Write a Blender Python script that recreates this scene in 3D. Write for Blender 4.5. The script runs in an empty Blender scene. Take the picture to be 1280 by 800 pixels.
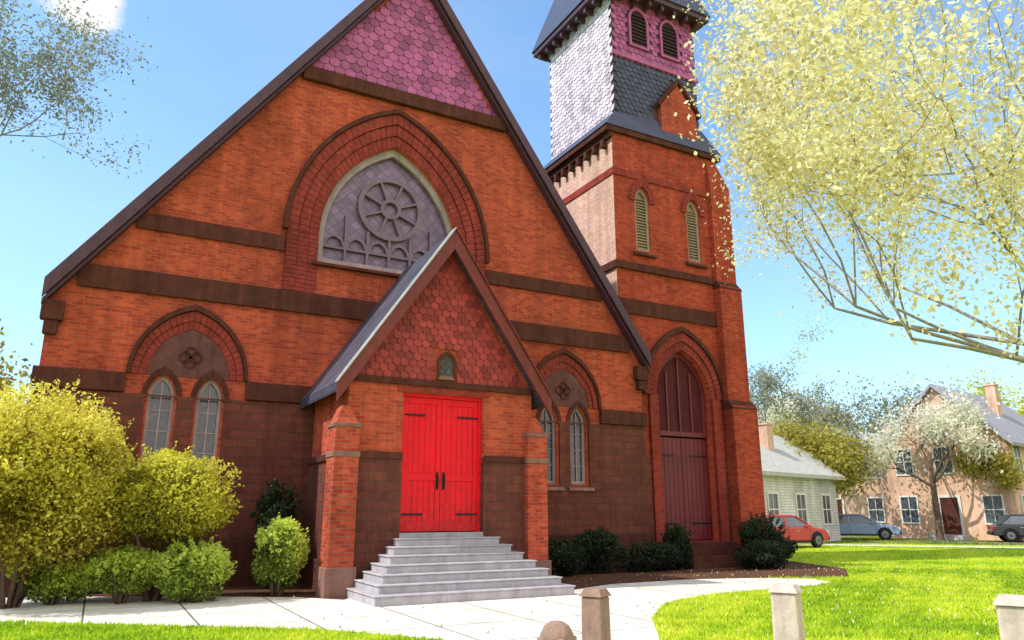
import bpy, bmesh, math, random
import numpy as np
from mathutils import Vector, Matrix
random.seed(7); RNG = np.random.default_rng(7)
sc = bpy.context.scene
col = sc.collection
R = math.radians
PI = math.pi

# ------------------------------------------------------------------ materials
def new_mat(name):
    m = bpy.data.materials.new(name); m.use_nodes = True
    nt = m.node_tree; b = nt.nodes['Principled BSDF']
    return m, nt, nt.nodes, nt.links, b

def noise(nt, vec, scale, detail=4, rough=.6):
    n = nt.nodes.new('ShaderNodeTexNoise'); n.inputs['Scale'].default_value = scale
    n.inputs['Detail'].default_value = detail; n.inputs['Roughness'].default_value = rough
    if vec: nt.links.new(vec, n.inputs['Vector'])
    return n.outputs[0]

def ramp(nt, fac, stops):
    r = nt.nodes.new('ShaderNodeValToRGB'); nt.links.new(fac, r.inputs[0])
    e = r.color_ramp.elements
    while len(e) < len(stops): e.new(.5)
    for x, (p, c) in zip(e, stops):
        x.position = p; x.color = (c if len(c) == 4 else (*c, 1)) if isinstance(c, tuple) else (c, c, c, 1)
    return r.outputs[0]

def mix(nt, f, a, b, mode='MIX'):
    n = nt.nodes.new('ShaderNodeMix'); n.data_type = 'RGBA'; n.blend_type = mode
    for s, v in ((0, f), (6, a), (7, b)):
        if hasattr(v, 'is_linked'): nt.links.new(v, n.inputs[s])
        else: n.inputs[s].default_value = v if s == 0 else (*v, 1)
    return n.outputs[2]

def bump(nt, h, dist, bsdf, strength=1.):
    n = nt.nodes.new('ShaderNodeBump'); n.inputs['Distance'].default_value = dist
    n.inputs['Strength'].default_value = strength
    nt.links.new(h, n.inputs['Height']); nt.links.new(n.outputs[0], bsdf.inputs['Normal'])

def coords(nt, kind='wall'):
    """object coordinates; 'wall' folds x+y together so courses run level on any upright face"""
    tc = nt.nodes.new('ShaderNodeTexCoord')
    if kind == 'obj': return tc.outputs['Object']
    s = nt.nodes.new('ShaderNodeSeparateXYZ'); nt.links.new(tc.outputs['Object'], s.inputs[0])
    c = nt.nodes.new('ShaderNodeCombineXYZ')
    if kind == 'wall':
        a = nt.nodes.new('ShaderNodeMath'); nt.links.new(s.outputs[0], a.inputs[0]); nt.links.new(s.outputs[1], a.inputs[1])
        nt.links.new(a.outputs[0], c.inputs[0]); nt.links.new(s.outputs[2], c.inputs[1])
    if kind == 'roof_y':      # ridge runs along y
        nt.links.new(s.outputs[1], c.inputs[0]); nt.links.new(s.outputs[2], c.inputs[1])
    return c.outputs[0]

def brick_mat(name, c1, c2, mortar, bw=.215, bh=.075, ms=.010, kind='wall', rough=.88, bd=.006, weather=(.55, .45), spec=.2, offset=.5):
    m, nt, N, L, b = new_mat(name)
    v = coords(nt, kind); o = coords(nt, 'obj')
    t = N.new('ShaderNodeTexBrick'); L.new(v, t.inputs['Vector'])
    t.offset = offset
    t.inputs['Color1'].default_value = (*c1, 1); t.inputs['Color2'].default_value = (*c2, 1)
    t.inputs['Mortar'].default_value = (*mortar, 1); t.inputs['Scale'].default_value = 1
    t.inputs['Mortar Size'].default_value = ms; t.inputs['Mortar Smooth'].default_value = .3
    t.inputs['Brick Width'].default_value = bw; t.inputs['Row Height'].default_value = bh
    n1 = ramp(nt, noise(nt, o, .55, 8, .7), [(.28, weather[0]), (.5, .88), (.7, 1.0)])
    n2 = ramp(nt, noise(nt, o, 9, 3, .7), [(.25, .72), (.75, 1.15)])
    c = mix(nt, 1., t.outputs[0], n1, 'MULTIPLY'); c = mix(nt, weather[1] + .3, c, n2, 'MULTIPLY')
    mp = N.new('ShaderNodeMapping'); mp.inputs['Scale'].default_value = (2.2, 2.2, .16); L.new(o, mp.inputs[0])
    st = ramp(nt, noise(nt, mp.outputs[0], 1.2, 4, .7), [(.35, .68), (.62, 1.05)])
    c = mix(nt, .8, c, st, 'MULTIPLY')
    L.new(c, b.inputs['Base Color']); b.inputs['Roughness'].default_value = rough
    b.inputs['Specular IOR Level'].default_value = spec
    inv = N.new('ShaderNodeMath'); inv.operation = 'SUBTRACT'; inv.inputs[0].default_value = 1
    L.new(t.outputs[1], inv.inputs[1])
    ad = N.new('ShaderNodeMath'); ad.operation = 'MULTIPLY_ADD'; ad.inputs[1].default_value = .35
    L.new(noise(nt, o, 28, 3), ad.inputs[0]); L.new(inv.outputs[0], ad.inputs[2])
    bump(nt, ad.outputs[0], bd, b)
    return m

def plain_mat(name, c, rough=.7, var=.25, nscale=6, metal=0, bd=0., spec=.4, c2=None, stain=0., island=0.):
    m, nt, N, L, b = new_mat(name)
    o = coords(nt, 'obj')
    f = noise(nt, o, nscale, 5, .65)
    lo = tuple(x * (1 - var) for x in c) if c2 is None else c2
    cc = ramp(nt, f, [(.3, lo), (.7, c)])
    if stain:
        mp = N.new('ShaderNodeMapping'); mp.inputs['Scale'].default_value = (3, 3, .3); L.new(o, mp.inputs[0])
        cc = mix(nt, stain, cc, ramp(nt, noise(nt, mp.outputs[0], 1.5, 4, .7), [(.35, .45), (.65, 1.1)]), 'MULTIPLY')
    if island:
        ge = N.new('ShaderNodeNewGeometry')
        cc = mix(nt, 1., cc, ramp(nt, ge.outputs['Random Per Island'], [(0, 1-island), (.55, 1.), (1, 1+island*.45)]), 'MULTIPLY')
    L.new(cc, b.inputs['Base Color'])
    b.inputs['Roughness'].default_value = rough; b.inputs['Metallic'].default_value = metal
    b.inputs['Specular IOR Level'].default_value = spec
    if bd: bump(nt, noise(nt, o, nscale * 5, 4), bd, b)
    return m

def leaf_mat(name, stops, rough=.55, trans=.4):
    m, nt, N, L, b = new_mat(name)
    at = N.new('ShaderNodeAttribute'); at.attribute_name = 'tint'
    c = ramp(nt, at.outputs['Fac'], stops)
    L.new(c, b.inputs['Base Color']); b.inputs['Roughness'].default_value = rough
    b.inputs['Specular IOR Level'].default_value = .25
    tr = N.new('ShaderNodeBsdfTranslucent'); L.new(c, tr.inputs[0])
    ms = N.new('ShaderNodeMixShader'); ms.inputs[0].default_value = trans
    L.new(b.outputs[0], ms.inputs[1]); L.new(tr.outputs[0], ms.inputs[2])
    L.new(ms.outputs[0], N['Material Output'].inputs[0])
    return m

def glass_mat(name, c, rough=.12, leads=0, var=.5):
    m, nt, N, L, b = new_mat(name)
    v = coords(nt, 'wall')
    cc = ramp(nt, noise(nt, v, 3.5, 3), [(.3, tuple(x * (1 - var) for x in c)), (.7, c)])
    if leads:
        mp = N.new('ShaderNodeMapping'); mp.inputs['Rotation'].default_value[2] = R(45); L.new(v, mp.inputs[0])
        t = N.new('ShaderNodeTexBrick'); L.new(mp.outputs[0], t.inputs['Vector']); t.offset = 0
        t.inputs['Scale'].default_value = 1; t.inputs['Brick Width'].default_value = leads; t.inputs['Row Height'].default_value = leads
        t.inputs['Mortar Size'].default_value = .008
        t.inputs['Color1'].default_value = (1, 1, 1, 1); t.inputs['Color2'].default_value = (.45, .45, .6, 1); t.inputs['Mortar'].default_value = (.08, .08, .08, 1)
        cc = mix(nt, 1., cc, t.outputs[0], 'MULTIPLY')
    L.new(cc, b.inputs['Base Color']); b.inputs['Roughness'].default_value = rough
    b.inputs['Specular IOR Level'].default_value = .9
    bump(nt, noise(nt, v, 5, 2), .01, b, .6)
    return m

M = dict(
    brick=brick_mat('orange red brick', (.68, .104, .040), (.42, .048, .024), (.40, .15, .11)),
    brick_tower=brick_mat('burnt orange tower brick', (.62, .088, .034), (.40, .040, .022), (.32, .10, .07)),
    brick_dark=brick_mat('deep red brick', (.46, .055, .036), (.30, .036, .026), (.22, .07, .055)),
    brick_arch=brick_mat('rubbed red brick', (.44, .056, .042), (.30, .036, .032), (.27, .07, .055), bw=.11, bh=.075),
    base_brick=brick_mat('dark base brick', (.20, .060, .040), (.15, .044, .034), (.13, .06, .045), bw=.42, bh=.2, ms=.014, bd=.012),  # darker brown brick for the lower walls
    brownstone=plain_mat('brownstone', (.115, .038, .028), .9, .35, 3, bd=.01, stain=.6, spec=.15),
    plumstone=plain_mat('purplish brown stone', (.17, .072, .068), .9, .35, 4, bd=.01, stain=.5, spec=.15),
    pinkstone=plain_mat('pale brownstone', (.30, .16, .13), .9, .3, 3, bd=.008, stain=.5, spec=.15),
    shingle_purple=plain_mat('purple slate', (.47, .105, .30), .6, .35, 4, bd=.004, stain=.35, island=.42),
    shingle_red=plain_mat('red hung tile', (.42, .052, .050), .7, .32, 5, bd=.004, stain=.4, island=.42),
    slate_blue=plain_mat('blue black slate', (.050, .060, .115), .5, .4, 5, bd=.004, stain=.3, island=.42),
    slate_lilac=plain_mat('lilac slate with painted sunlight', (.72, .62, .70), .75, .2, 4, bd=.004, stain=.5, island=.3),  # left belfry face, its sunlit brightness painted into the slate colour
    roof_slate=brick_mat('roof slate', (.085, .088, .14), (.055, .06, .10), (.02, .02, .03), bw=.26, bh=.16, ms=.008, kind='roof_y', rough=.5, bd=.01, spec=.5),
    verge=plain_mat('dark painted bargeboard', (.085, .032, .055), .55, .3, 4, stain=.4),
    porch_verge=plain_mat('oxblood bargeboard', (.20, .028, .026), .5, .3, 4, stain=.4),
    edging=plain_mat('grey metal flashing', (.50, .50, .52), .45, .25, 3, metal=.3, stain=.4),
    door=plain_mat('bright red door paint', (.84, .003, .018), .45, .10, 2, spec=.25, c2=(.70, .003, .015), stain=.15),
    door_dark=plain_mat('dull crimson door paint', (.17, .018, .028), .5, .2, 3, stain=.4),
    iron=plain_mat('black iron', (.02, .02, .022), .45, .3, 12, metal=.6),
    glass=glass_mat('dark leaded glass', (.075, .065, .085), .14, .13),
    stained=glass_mat('lilac stained glass', (.24, .12, .26), .42, .22, .5),
    glass_maroon=plain_mat('dull maroon panel', (.11, .022, .030), .8, .3, 5, spec=.15, stain=.5),
    frame_grey=plain_mat('grey painted window frame', (.40, .31, .32), .6, .25, 4, stain=.5),
    louvre=plain_mat('tan louvre', (.38, .27, .20), .7, .25, 5, stain=.4),
    tracery=plain_mat('plum painted tracery', (.20, .13, .20), .6, .2, 4, stain=.3),
    belfry_dark=plain_mat('dark louvre board', (.045, .018, .030), .7, .3, 5),
    step=plain_mat('grey granite', (.46, .43, .47), .85, .22, 7, bd=.004, stain=.35, spec=.2),
    paving=None, bark=plain_mat('bark', (.16, .11, .08), .95, .45, 9, bd=.02, spec=.1),
    bark_pale=plain_mat('pale bark', (.42, .36, .32), .95, .4, 9, bd=.02, spec=.1),
    mulch=plain_mat('brown mulch', (.20, .095, .055), .95, .6, 22, bd=.03, spec=.1),
    post_pale=plain_mat('pale granite post', (.70, .56, .48), .85, .3, 5, bd=.006, stain=.5, spec=.2),
    post_brown=plain_mat('brown sandstone post', (.36, .23, .175), .9, .3, 5, bd=.008, stain=.5, spec=.15),
)
# ------------------------------------------------------------------ mesh helpers
class MB:
    def __init__(s): s.v = []; s.f = []; s.cut = []
    def add(s, vs, fs):
        s.cut.append((len(s.v), len(s.f))); o = len(s.v); s.v += [tuple(p) for p in vs]; s.f += [tuple(i + o for i in f) for f in fs]; return s
    def box(s, a, b):
        (x0, y0, z0), (x1, y1, z1) = a, b
        return s.add([(x0,y0,z0),(x1,y0,z0),(x1,y1,z0),(x0,y1,z0),(x0,y0,z1),(x1,y0,z1),(x1,y1,z1),(x0,y1,z1)],
                     [(0,3,2,1),(4,5,6,7),(0,1,5,4),(1,2,6,5),(2,3,7,6),(3,0,4,7)])
    def prism(s, pts, y0, y1):
        """polygon in x,z swept from y0 to y1"""
        n = len(pts)
        area = sum(pts[i][0]*pts[(i+1)%n][1]-pts[(i+1)%n][0]*pts[i][1] for i in range(n))
        if area < 0: pts = pts[::-1]
        return s.add([(x,y0,z) for x,z in pts]+[(x,y1,z) for x,z in pts],
                     [tuple(range(n)), tuple(range(2*n-1, n-1, -1))]+[(i,i+n,(i+1)%n+n,(i+1)%n) for i in range(n)])
    def hexa(s, p):   # 8 points, bottom ring then top ring
        return s.add(p, [(0,3,2,1),(4,5,6,7),(0,1,5,4),(1,2,6,5),(2,3,7,6),(3,0,4,7)])
    def tube(s, pts, rads, n=8, cap=True):
        vs, fs = [], []
        for k, p in enumerate(pts):
            p = Vector(p)
            d = (Vector(pts[min(k+1,len(pts)-1)]) - Vector(pts[max(k-1,0)])).normalized()
            a = d.cross(Vector((0,0,1)) if abs(d.z) < .9 else Vector((1,0,0))).normalized(); b = d.cross(a)
            for i in range(n):
                t = 2*PI*i/n; vs.append(p + (a*math.cos(t)+b*math.sin(t))*rads[k])
        for k in range(len(pts)-1):
            for i in range(n): fs.append((k*n+i, k*n+(i+1)%n, (k+1)*n+(i+1)%n, (k+1)*n+i))
        if cap: fs += [tuple(range(n))[::-1], tuple(range((len(pts)-1)*n, len(pts)*n))]
        return s.add(vs, fs)
    def lathe(s, prof, c=(0,0,0), n=24, axis='z'):
        vs = []
        for r, z in prof:
            for i in range(n):
                t = 2*PI*i/n; q = (r*math.cos(t), r*math.sin(t), z)
                if axis == 'y': q = (q[0], q[2], q[1])
                vs.append((q[0]+c[0], q[1]+c[1], q[2]+c[2]))
        fs = [(k*n+i, k*n+(i+1)%n, (k+1)*n+(i+1)%n, (k+1)*n+i) for k in range(len(prof)-1) for i in range(n)]
        return s.add(vs, fs)
    def obj(s, name, mat, parent=None, bevel=0, smooth=False, fix=True):
        me = bpy.data.meshes.new(name); me.from_pydata(s.v, [], s.f); me.update()
        if fix:
            bm = bmesh.new(); bm.from_mesh(me); bmesh.ops.recalc_face_normals(bm, faces=bm.faces); bm.to_mesh(me); bm.free()
        return link(name, me, mat, parent, bevel, smooth)

def link(name, me, mat, parent=None, bevel=0, smooth=False):
    o = bpy.data.objects.new(name, me); col.objects.link(o)
    if mat: me.materials.append(mat)
    if parent: o.parent = parent
    if bevel:
        b = o.modifiers.new('bevel', 'BEVEL'); b.width = bevel; b.segments = 2; b.limit_method = 'ANGLE'; b.angle_limit = R(40)
    if smooth:
        for p in me.polygons: p.use_smooth = True
    return o

def tag(o, label=None, cat=None, group=None, kind=None):
    for k, v in (('label', label), ('category', cat), ('group', group), ('kind', kind)):
        if v: o[k] = v
    return o
def empty(name, loc=(0,0,0), rz=0, **k):
    o = bpy.data.objects.new(name, None); col.objects.link(o); o.location = loc; o.rotation_euler = (0,0,rz)
    o.empty_display_size = .3
    return tag(o, **k)

def plate(name, outer, holes, y0, y1, mat, parent=None):
    """upright slab with openings: outer / holes are x,z polygons"""
    cu = bpy.data.curves.new(name, 'CURVE'); cu.dimensions = '2D'; cu.fill_mode = 'BOTH'; cu.extrude = (y1-y0)/2
    for poly in [outer] + holes:
        s = cu.splines.new('POLY'); s.points.add(len(poly)-1); s.use_cyclic_u = True
        for p, (x, z) in zip(s.points, poly): p.co = (x, z, 0, 1)
    t = bpy.data.objects.new('t', cu); col.objects.link(t)
    dg = bpy.context.evaluated_depsgraph_get()
    me = bpy.data.meshes.new_from_object(t.evaluated_get(dg)); bpy.data.objects.remove(t); bpy.data.curves.remove(cu)
    me.transform(Matrix(((1,0,0,0),(0,0,-1,(y0+y1)/2),(0,1,0,0),(0,0,0,1))))
    bm = bmesh.new(); bm.from_mesh(me); bmesh.ops.remove_doubles(bm, verts=bm.verts, dist=1e-4)
    bmesh.ops.recalc_face_normals(bm, faces=bm.faces); bm.to_mesh(me); bm.free()
    me.name = name
    me.materials.clear()
    return link(name, me, mat, parent)

def arch(cx, w, z0, zs, rise, n=12):
    """pointed arch outline: half width w, foot z0, springing zs"""
    Rr = (w*w + rise*rise)/(2*w)
    a1 = math.atan2(rise, Rr - w)
    L = [(cx - w + Rr - Rr*math.cos(a1*i/n), zs + Rr*math.sin(a1*i/n)) for i in range(n+1)]
    Rt = [(2*cx - x, z) for x, z in L[::-1][1:]]
    pts = L + Rt
    return ([(cx-w, z0)] + pts + [(cx+w, z0)]) if z0 < zs - 1e-3 else pts

def ring(mb, inner, outer, y0, y1, gap=.012, per=1):
    """voussoirs between two matching outlines"""
    n = len(inner)-1
    for i in range(n):
        a, b, c, d = (Vector(p) for p in (inner[i], inner[i+1], outer[i+1], outer[i]))
        for j in range(per):
            t0, t1 = j/per, (j+1)/per
            p = [a.lerp(b,t0), a.lerp(b,t1), d.lerp(c,t1), d.lerp(c,t0)]
            m = sum(p, Vector((0,0)))/4
            q = [m + (x-m)*(1-gap/max((p[0]-p[1]).length, .05)) for x in p]
            mb.prism([(x.x, x.y) for x in q], y0, y1)
    return mb

def scallops(inside, x0, x1, z0, z1, w, h, y, thick=.012, shape='scallop', axis='x', flip=1, rowsel=None):
    """hung slates on an upright face: each a small tilted slab with a rounded tail"""
    mb = MB(); row = 0; z = z0
    while z < z1:
        if rowsel is None or rowsel(row):
            x = x0 - (w/2 if row % 2 else 0)
            while x < x1:
                cx = x + w/2
                if inside(cx, z + h*.5) and inside(x+.02, z+h*.5) and inside(x+w-.02, z+h*.5):
                    g = .006; k = .5*h
                    prof = [(x+g, z+h*1.25), (x+g, z+k)]
                    if shape == 'scallop': prof += [(cx - (w/2-g)*math.cos(t), z + k - k*math.sin(t)) for t in (.5, 1.05, PI/2, PI-1.05, PI-.5)]
                    else: prof += [(x+g, z), (x+w-g, z)]
                    prof += [(x+w-g, z+k), (x+w-g, z+h*1.25)]
                    jit = random.uniform(0, .007); slip = random.gauss(0, .022); drop = abs(random.gauss(0, .006))
                    n = len(prof); vs = []
                    for yy in (0, thick):
                        for (px, pz) in prof:
                            off = .024*(1-(pz-z)/(1.25*h)) + jit
                            v = (px + slip*(pz-z-h), y - flip*(off + (thick if yy == 0 else 0)), pz - drop)
                            if axis == 'y': v = (v[1], v[0], v[2])
                            vs.append(v)
                    fs = [tuple(range(n)), tuple(range(2*n-1, n-1, -1))]+[(i,i+n,(i+1)%n+n,(i+1)%n) for i in range(n)]
                    mb.add(vs, fs)
                x += w
        z += h; row += 1
    return mb

# leaves ------------------------------------------------------------
def leaf_mesh(name, centers, size, mat, parent=None, tint=None, aspect=1.6, up=0.):
    n = len(centers); c = np.asarray(centers, float)
    d = RNG.normal(size=(n, 3)); d[:, 2] += up; d /= np.linalg.norm(d, axis=1)[:, None]
    e = np.cross(d, RNG.normal(size=(n, 3))); e /= np.linalg.norm(e, axis=1)[:, None]
    s = size * RNG.uniform(.45, 1.45, size=(n, 1))
    q = np.stack([c - d*s*aspect/2, c + e*s/2, c + d*s*aspect/2, c - e*s/2], 1).reshape(-1, 3)
    me = bpy.data.meshes.new(name); me.vertices.add(4*n); me.vertices.foreach_set('co', q.ravel())
    me.loops.add(4*n); me.loops.foreach_set('vertex_index', np.arange(4*n, dtype=np.int32))
    me.polygons.add(n); me.polygons.foreach_set('loop_start', np.arange(0, 4*n, 4, dtype=np.int32))
    me.polygons.foreach_set('loop_total', np.full(n, 4, dtype=np.int32))
    me.update(); 
    t = RNG.uniform(0, 1, n) if tint is None else np.clip(np.asarray(tint) + RNG.normal(0, .13, n), 0, 1)
    at = me.attributes.new('tint', 'FLOAT', 'FACE'); at.data.foreach_set('value', t.astype(np.float32))
    return link(name, me, mat, parent)

def bush_cloud(c, rad, n, lumps=14, shell=.35, seed=0, flat=0.):
    """leaf points over a lumpy, irregular mound made of many overlapping tufts"""
    r = np.random.default_rng(seed); c = np.array(c); rad = np.array(rad)
    dirs = r.normal(size=(lumps, 3)); dirs /= np.linalg.norm(dirs, axis=1)[:, None]
    cen = c + dirs*rad*r.uniform(.45, .72, (lumps, 1)); lr = r.uniform(.30, .48, lumps)
    k = r.integers(0, lumps, n)
    p = r.normal(size=(n, 3)); p /= np.linalg.norm(p, axis=1)[:, None]
    rr = 1 - shell*r.random(n)**1.5 + np.abs(r.normal(0, .07, n))
    pts = cen[k] + p*rad*(lr[k]*rr)[:, None]
    core = r.normal(size=(n//3, 3)); core /= np.linalg.norm(core, axis=1)[:, None]
    core = c + core*rad*(.75*r.random(n//3)**.33)[:, None]
    pts = np.vstack([pts, core])
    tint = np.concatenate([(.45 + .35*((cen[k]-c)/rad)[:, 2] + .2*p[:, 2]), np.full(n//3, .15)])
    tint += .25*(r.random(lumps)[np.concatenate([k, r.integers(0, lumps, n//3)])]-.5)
    return pts, tint

OK = [None]; LEAFY = [0]
def limbs(mb, p, d, length, rad, depth, tips, rng, spread=.55, upb=.12, nseg=4, kids=3, shrink=.68):
    pts = [Vector(p)]; rads = [rad]; d = Vector(d).normalized()
    for i in range(nseg):
        d = (d + Vector((rng.gauss(0, .13), rng.gauss(0, .13), rng.gauss(0, .09)+upb*.3))).normalized()
        pts.append(pts[-1] + d*length/nseg); rads.append(rad*(1-.45*(i+1)/nseg))
    went = 0
    if depth <= LEAFY[0] and depth > 0: tips.extend((q_.copy(), d.copy()) for q_ in pts[1:])
    if depth:
        for k in range(kids + (1 if rng.random() < .4 else 0)):
            q = pts[rng.choice([nseg, nseg, nseg-1, nseg-2])] if k else pts[-1]
            for attempt in range(8):
                a = d.cross(Vector((rng.gauss(0,1), rng.gauss(0,1), rng.gauss(0,1)))).normalized()
                nd = (d + a*spread*rng.uniform(.6, 1.5+attempt*.25) + Vector((0,0,upb))).normalized()
                if not OK[0] or OK[0](q+nd*length*shrink):
                    limbs(mb, q, nd, length*shrink*rng.uniform(.8, 1.15), rads[-1]*rng.uniform(.6, .85), depth-1, tips, rng, spread, upb, nseg, kids, shrink)
                    went += k == 0; break
    if not went:
        rads = [rad*(1-.9*i/nseg) for i in range(nseg+1)]
        tips.append((pts[-1].copy(), d.copy())); tips.append((pts[-2].copy(), d.copy()))
    mb.tube(pts, rads, 8 if rad > .06 else (5 if rad > .02 else 4), cap=False)

def tree(name, loc, h, trunk_h, r0, depth, leafn, leafs, clump, mat, bark, seed, label, cat='tree', group=None,
         lean=(0,0), spread=.55, upb=.12, kids=3, first=None, shrink=.68, keep=1., limbr=.5, low=0):
    root = empty(name, loc, label=label, cat=cat, group=group)
    rng = random.Random(seed); mb = MB(); tips = []
    top = Vector((lean[0], lean[1], trunk_h))
    mb.tube([(0,0,-.1), (0,0,.15), top*.35+Vector((.03,0,0)), top*.7, top], [r0*1.5, r0*1.15, r0, r0*.88, r0*.8], 12, cap=False)
    L = (h-trunk_h)*.42
    starts = first or [(math.cos(a), math.sin(a), rng.uniform(.6, 1.3)) for a in [rng.uniform(0, 1)+2*PI*i/4 for i in range(4)]] + [(0, 0, 1)]
    for dd in starts:
        limbs(mb, top*rng.uniform(.82, 1.0), dd, L*rng.uniform(.85, 1.15), r0*limbr, depth, tips, rng, spread, upb, kids=kids, shrink=shrink)
    mb.obj('trunk', bark, root, smooth=True, fix=False)
    if leafn:
        r = np.random.default_rng(seed)
        tp = np.array([t[0] for t in tips]); td = np.array([t[1] for t in tips])
        sel = r.random(len(tp)) < keep; tp, td = tp[sel], td[sel]
        n = leafn; wt = 1 + low*np.clip((9.5-tp[:,2])/3, 0, 1); k = r.choice(len(tp), n, p=wt/wt.sum())
        pts = tp[k] + r.normal(size=(n,3))*clump*(1+.10*low*np.clip((9-tp[k][:,2])/3,0,1))[:,None]*r.uniform(.5, 1.3, len(tp))[k][:,None] - td[k]*r.random((n,1))*clump*2
        tint = .5 + .5*(r.random(len(tp))[k]-.5) + .25*(r.random(n)-.5)
        leaf_mesh('crown', pts, leafs, mat, root, tint)
    return root

# ------------------------------------------------------------------ THE CHURCH
FY, PY, TY = 18.0, 15.0, 18.4          # planes of nave front, porch front, tower front
CX = 6.45                               # centre line of nave and porch
EV, AP = 6.25, 17.45                    # nave eave and apex
XL, XR = -1.42, 14.32
church = empty('church', (CX, FY, 0), label='red brick Victorian church with steep gabled front, bell tower and scarlet porch doors', cat='church')

def C(o):                               # parts are written in place, then hung on the church
    o.parent = church; o.matrix_parent_inverse = church_inv
    return o
church_inv = Matrix.Translation((-CX, -FY, 0))
def part(name, mb, mat, parent=None, bevel=0, smooth=False, label=None):
    o = mb.obj(name, mat, parent, bevel, smooth)
    if parent is None: C(o)
    if label: o['label'] = label
    return o
def split(name, mb, mat, parent=None, bevel=0, label=None):
    ends = mb.cut[1:]+[(len(mb.v), len(mb.f))]
    for (v0,f0),(v1,f1) in zip(mb.cut, ends):
        q = MB(); q.v = mb.v[v0:v1]; q.f = [tuple(i-v0 for i in f) for f in mb.f[f0:f1]]
        part(name, q, mat, parent, bevel, label=label)
def pl(name, outer, holes, y0, y1, mat, parent=None, label=None):
    o = plate(name, outer, holes, y0, y1, mat, parent)
    if parent is None: C(o)
    if label: o['label'] = label
    return o

SL = (AP-EV)/(CX-XL)
def roofz(x): return AP - SL*abs(x-CX)
big_in = arch(CX-.35, 1.95, 7.75, 8.45, 2.95, 16)
lan = [arch(cx, .27, 2.35, 4.05, .5, 6) for cx in (.95, 1.95, 10.95, 11.95)]
nave = pl('nave_wall', [(XL,0),(XR,0),(XR,EV),(CX,AP),(XL,EV)], [big_in]+lan, FY, FY+.5, M['brick'])
# side and rear walls
mb = MB(); mb.box((XL,FY+.5,0),(XL+.5,FY+26,EV)); mb.box((XR-.5,FY+.5,0),(XR,FY+26,EV)); mb.prism([(XL,0),(XR,0),(XR,EV),(CX,AP),(XL,EV)], FY+26, FY+26.4)
split('side_wall', mb, M['brick'])
# lower brownish wall facing with openings, lying proud of the brick
pl('base_wall', [(XL-.06,0),(XR+.03,0),(XR+.03,4.08),(XL-.06,4.08)], [arch(cx,.36,2.2,4.02,.04,3) if 0 else [(cx-.33,2.3),(cx-.33,4.05),(cx+.33,4.05),(cx+.33,2.3)] for cx in (.95,1.95,10.95,11.95)], FY-.06, FY-.002, M['base_brick'], label='dark lower wall')
mb = MB(); mb.box((XL-.12,FY-.16,0),(XR+.05,FY-.062,.9)); mb.prism([(XL-.12,.9),(XR+.05,.9),(XR+.02,.98),(XL-.08,.98)], FY-.14, FY-.062)
part('plinth', mb, M['brownstone'], bevel=.01)
# horizontal stone bands, stopping at the big arch
def bands(z0, z1, ylo, clip):
    mb = MB()
    xl = CX-(AP-z1)/SL+.02; xr = CX+(AP-z1)/SL-.02
    if clip: 
        mb.box((xl,ylo,z0),(clip[0],FY-.002,z1)); mb.box((clip[1],ylo,z0),(xr,FY-.002,z1))
    else: mb.box((xl,ylo,z0),(xr,FY-.002,z1))
    return mb
split('string_course', bands(12.72, 13.12, FY-.16, None), M['brownstone'], bevel=.015)
split('string_course', bands(7.86, 8.26, FY-.07, (CX-3.13, CX+2.43)), M['brownstone'], bevel=.01)
split('string_course', bands(6.34, 6.86, FY-.09, None), M['brownstone'], bevel=.01)
mb = MB(); mb.box((XL-.1,FY-.13,4.1),(.2,FY-.002,4.52)); mb.box((2.7,FY-.13,4.1),(10.2,FY-.002,4.52)); mb.box((12.7,FY-.13,4.1),(XR+.08,FY-.002,4.52))
split('impost_band', mb, M['brownstone'], bevel=.015)
# purple hung slates in the gable head
gs = scallops(lambda x,z: abs(x-CX) < (AP-z)/SL-.06, CX-3.4, CX+3.4, 13.14, AP, .30, .23, FY-.002)
part('gable_slates', gs, M['shingle_purple'])
# verge boards and roof
def slab(p0, p1, y0, y1, t):
    d = Vector((p1[0]-p0[0], p1[1]-p0[1])).normalized(); n = Vector((-d.y, d.x))
    if n.y < 0: n = -n
    return [(p0[0],p0[1]),(p1[0],p1[1]),(p1[0]+n.x*t,p1[1]+n.y*t),(p0[0]+n.x*t,p0[1]+n.y*t)]
mb = MB()
for s in (-1, 1):
    e = (CX+s*(CX-XL+.10), EV-.10*SL); mb.prism([e,(CX,AP),(CX,AP+.26),(e[0],e[1]+.30)], FY-.28, FY+26.7)
roof = part('nave_roof', mb, M['roof_slate'])
for s in (-1, 1):
    mb = MB(); e = (CX+s*(CX-XL+.13), EV-.13*SL)
    mb.prism([(e[0],e[1]-.14),(CX,AP-.14),(CX,AP+.26),(e[0],e[1]+.29)], FY-.36, FY-.282)
    mb.prism([(e[0],e[1]-.26),(CX,AP-.26),(CX,AP-.142),(e[0],e[1]-.142)], FY-.26, FY-.02)
    vb = part('bargeboard', mb, M['verge'], bevel=.008)
# kneeler stones at both feet of the gable
for x0, x1 in ((XL-.12, XL+.30), (XR-.30, XR+.12)):
    mb = MB(); mb.box((x0,FY-.22,5.50),(x1,FY-.003,5.93)); mb.box((x0+.08,FY-.18,5.2),(x1-.08,FY-.003,5.50)); part('kneeler', mb, M['brownstone'], bevel=.02)


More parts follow.
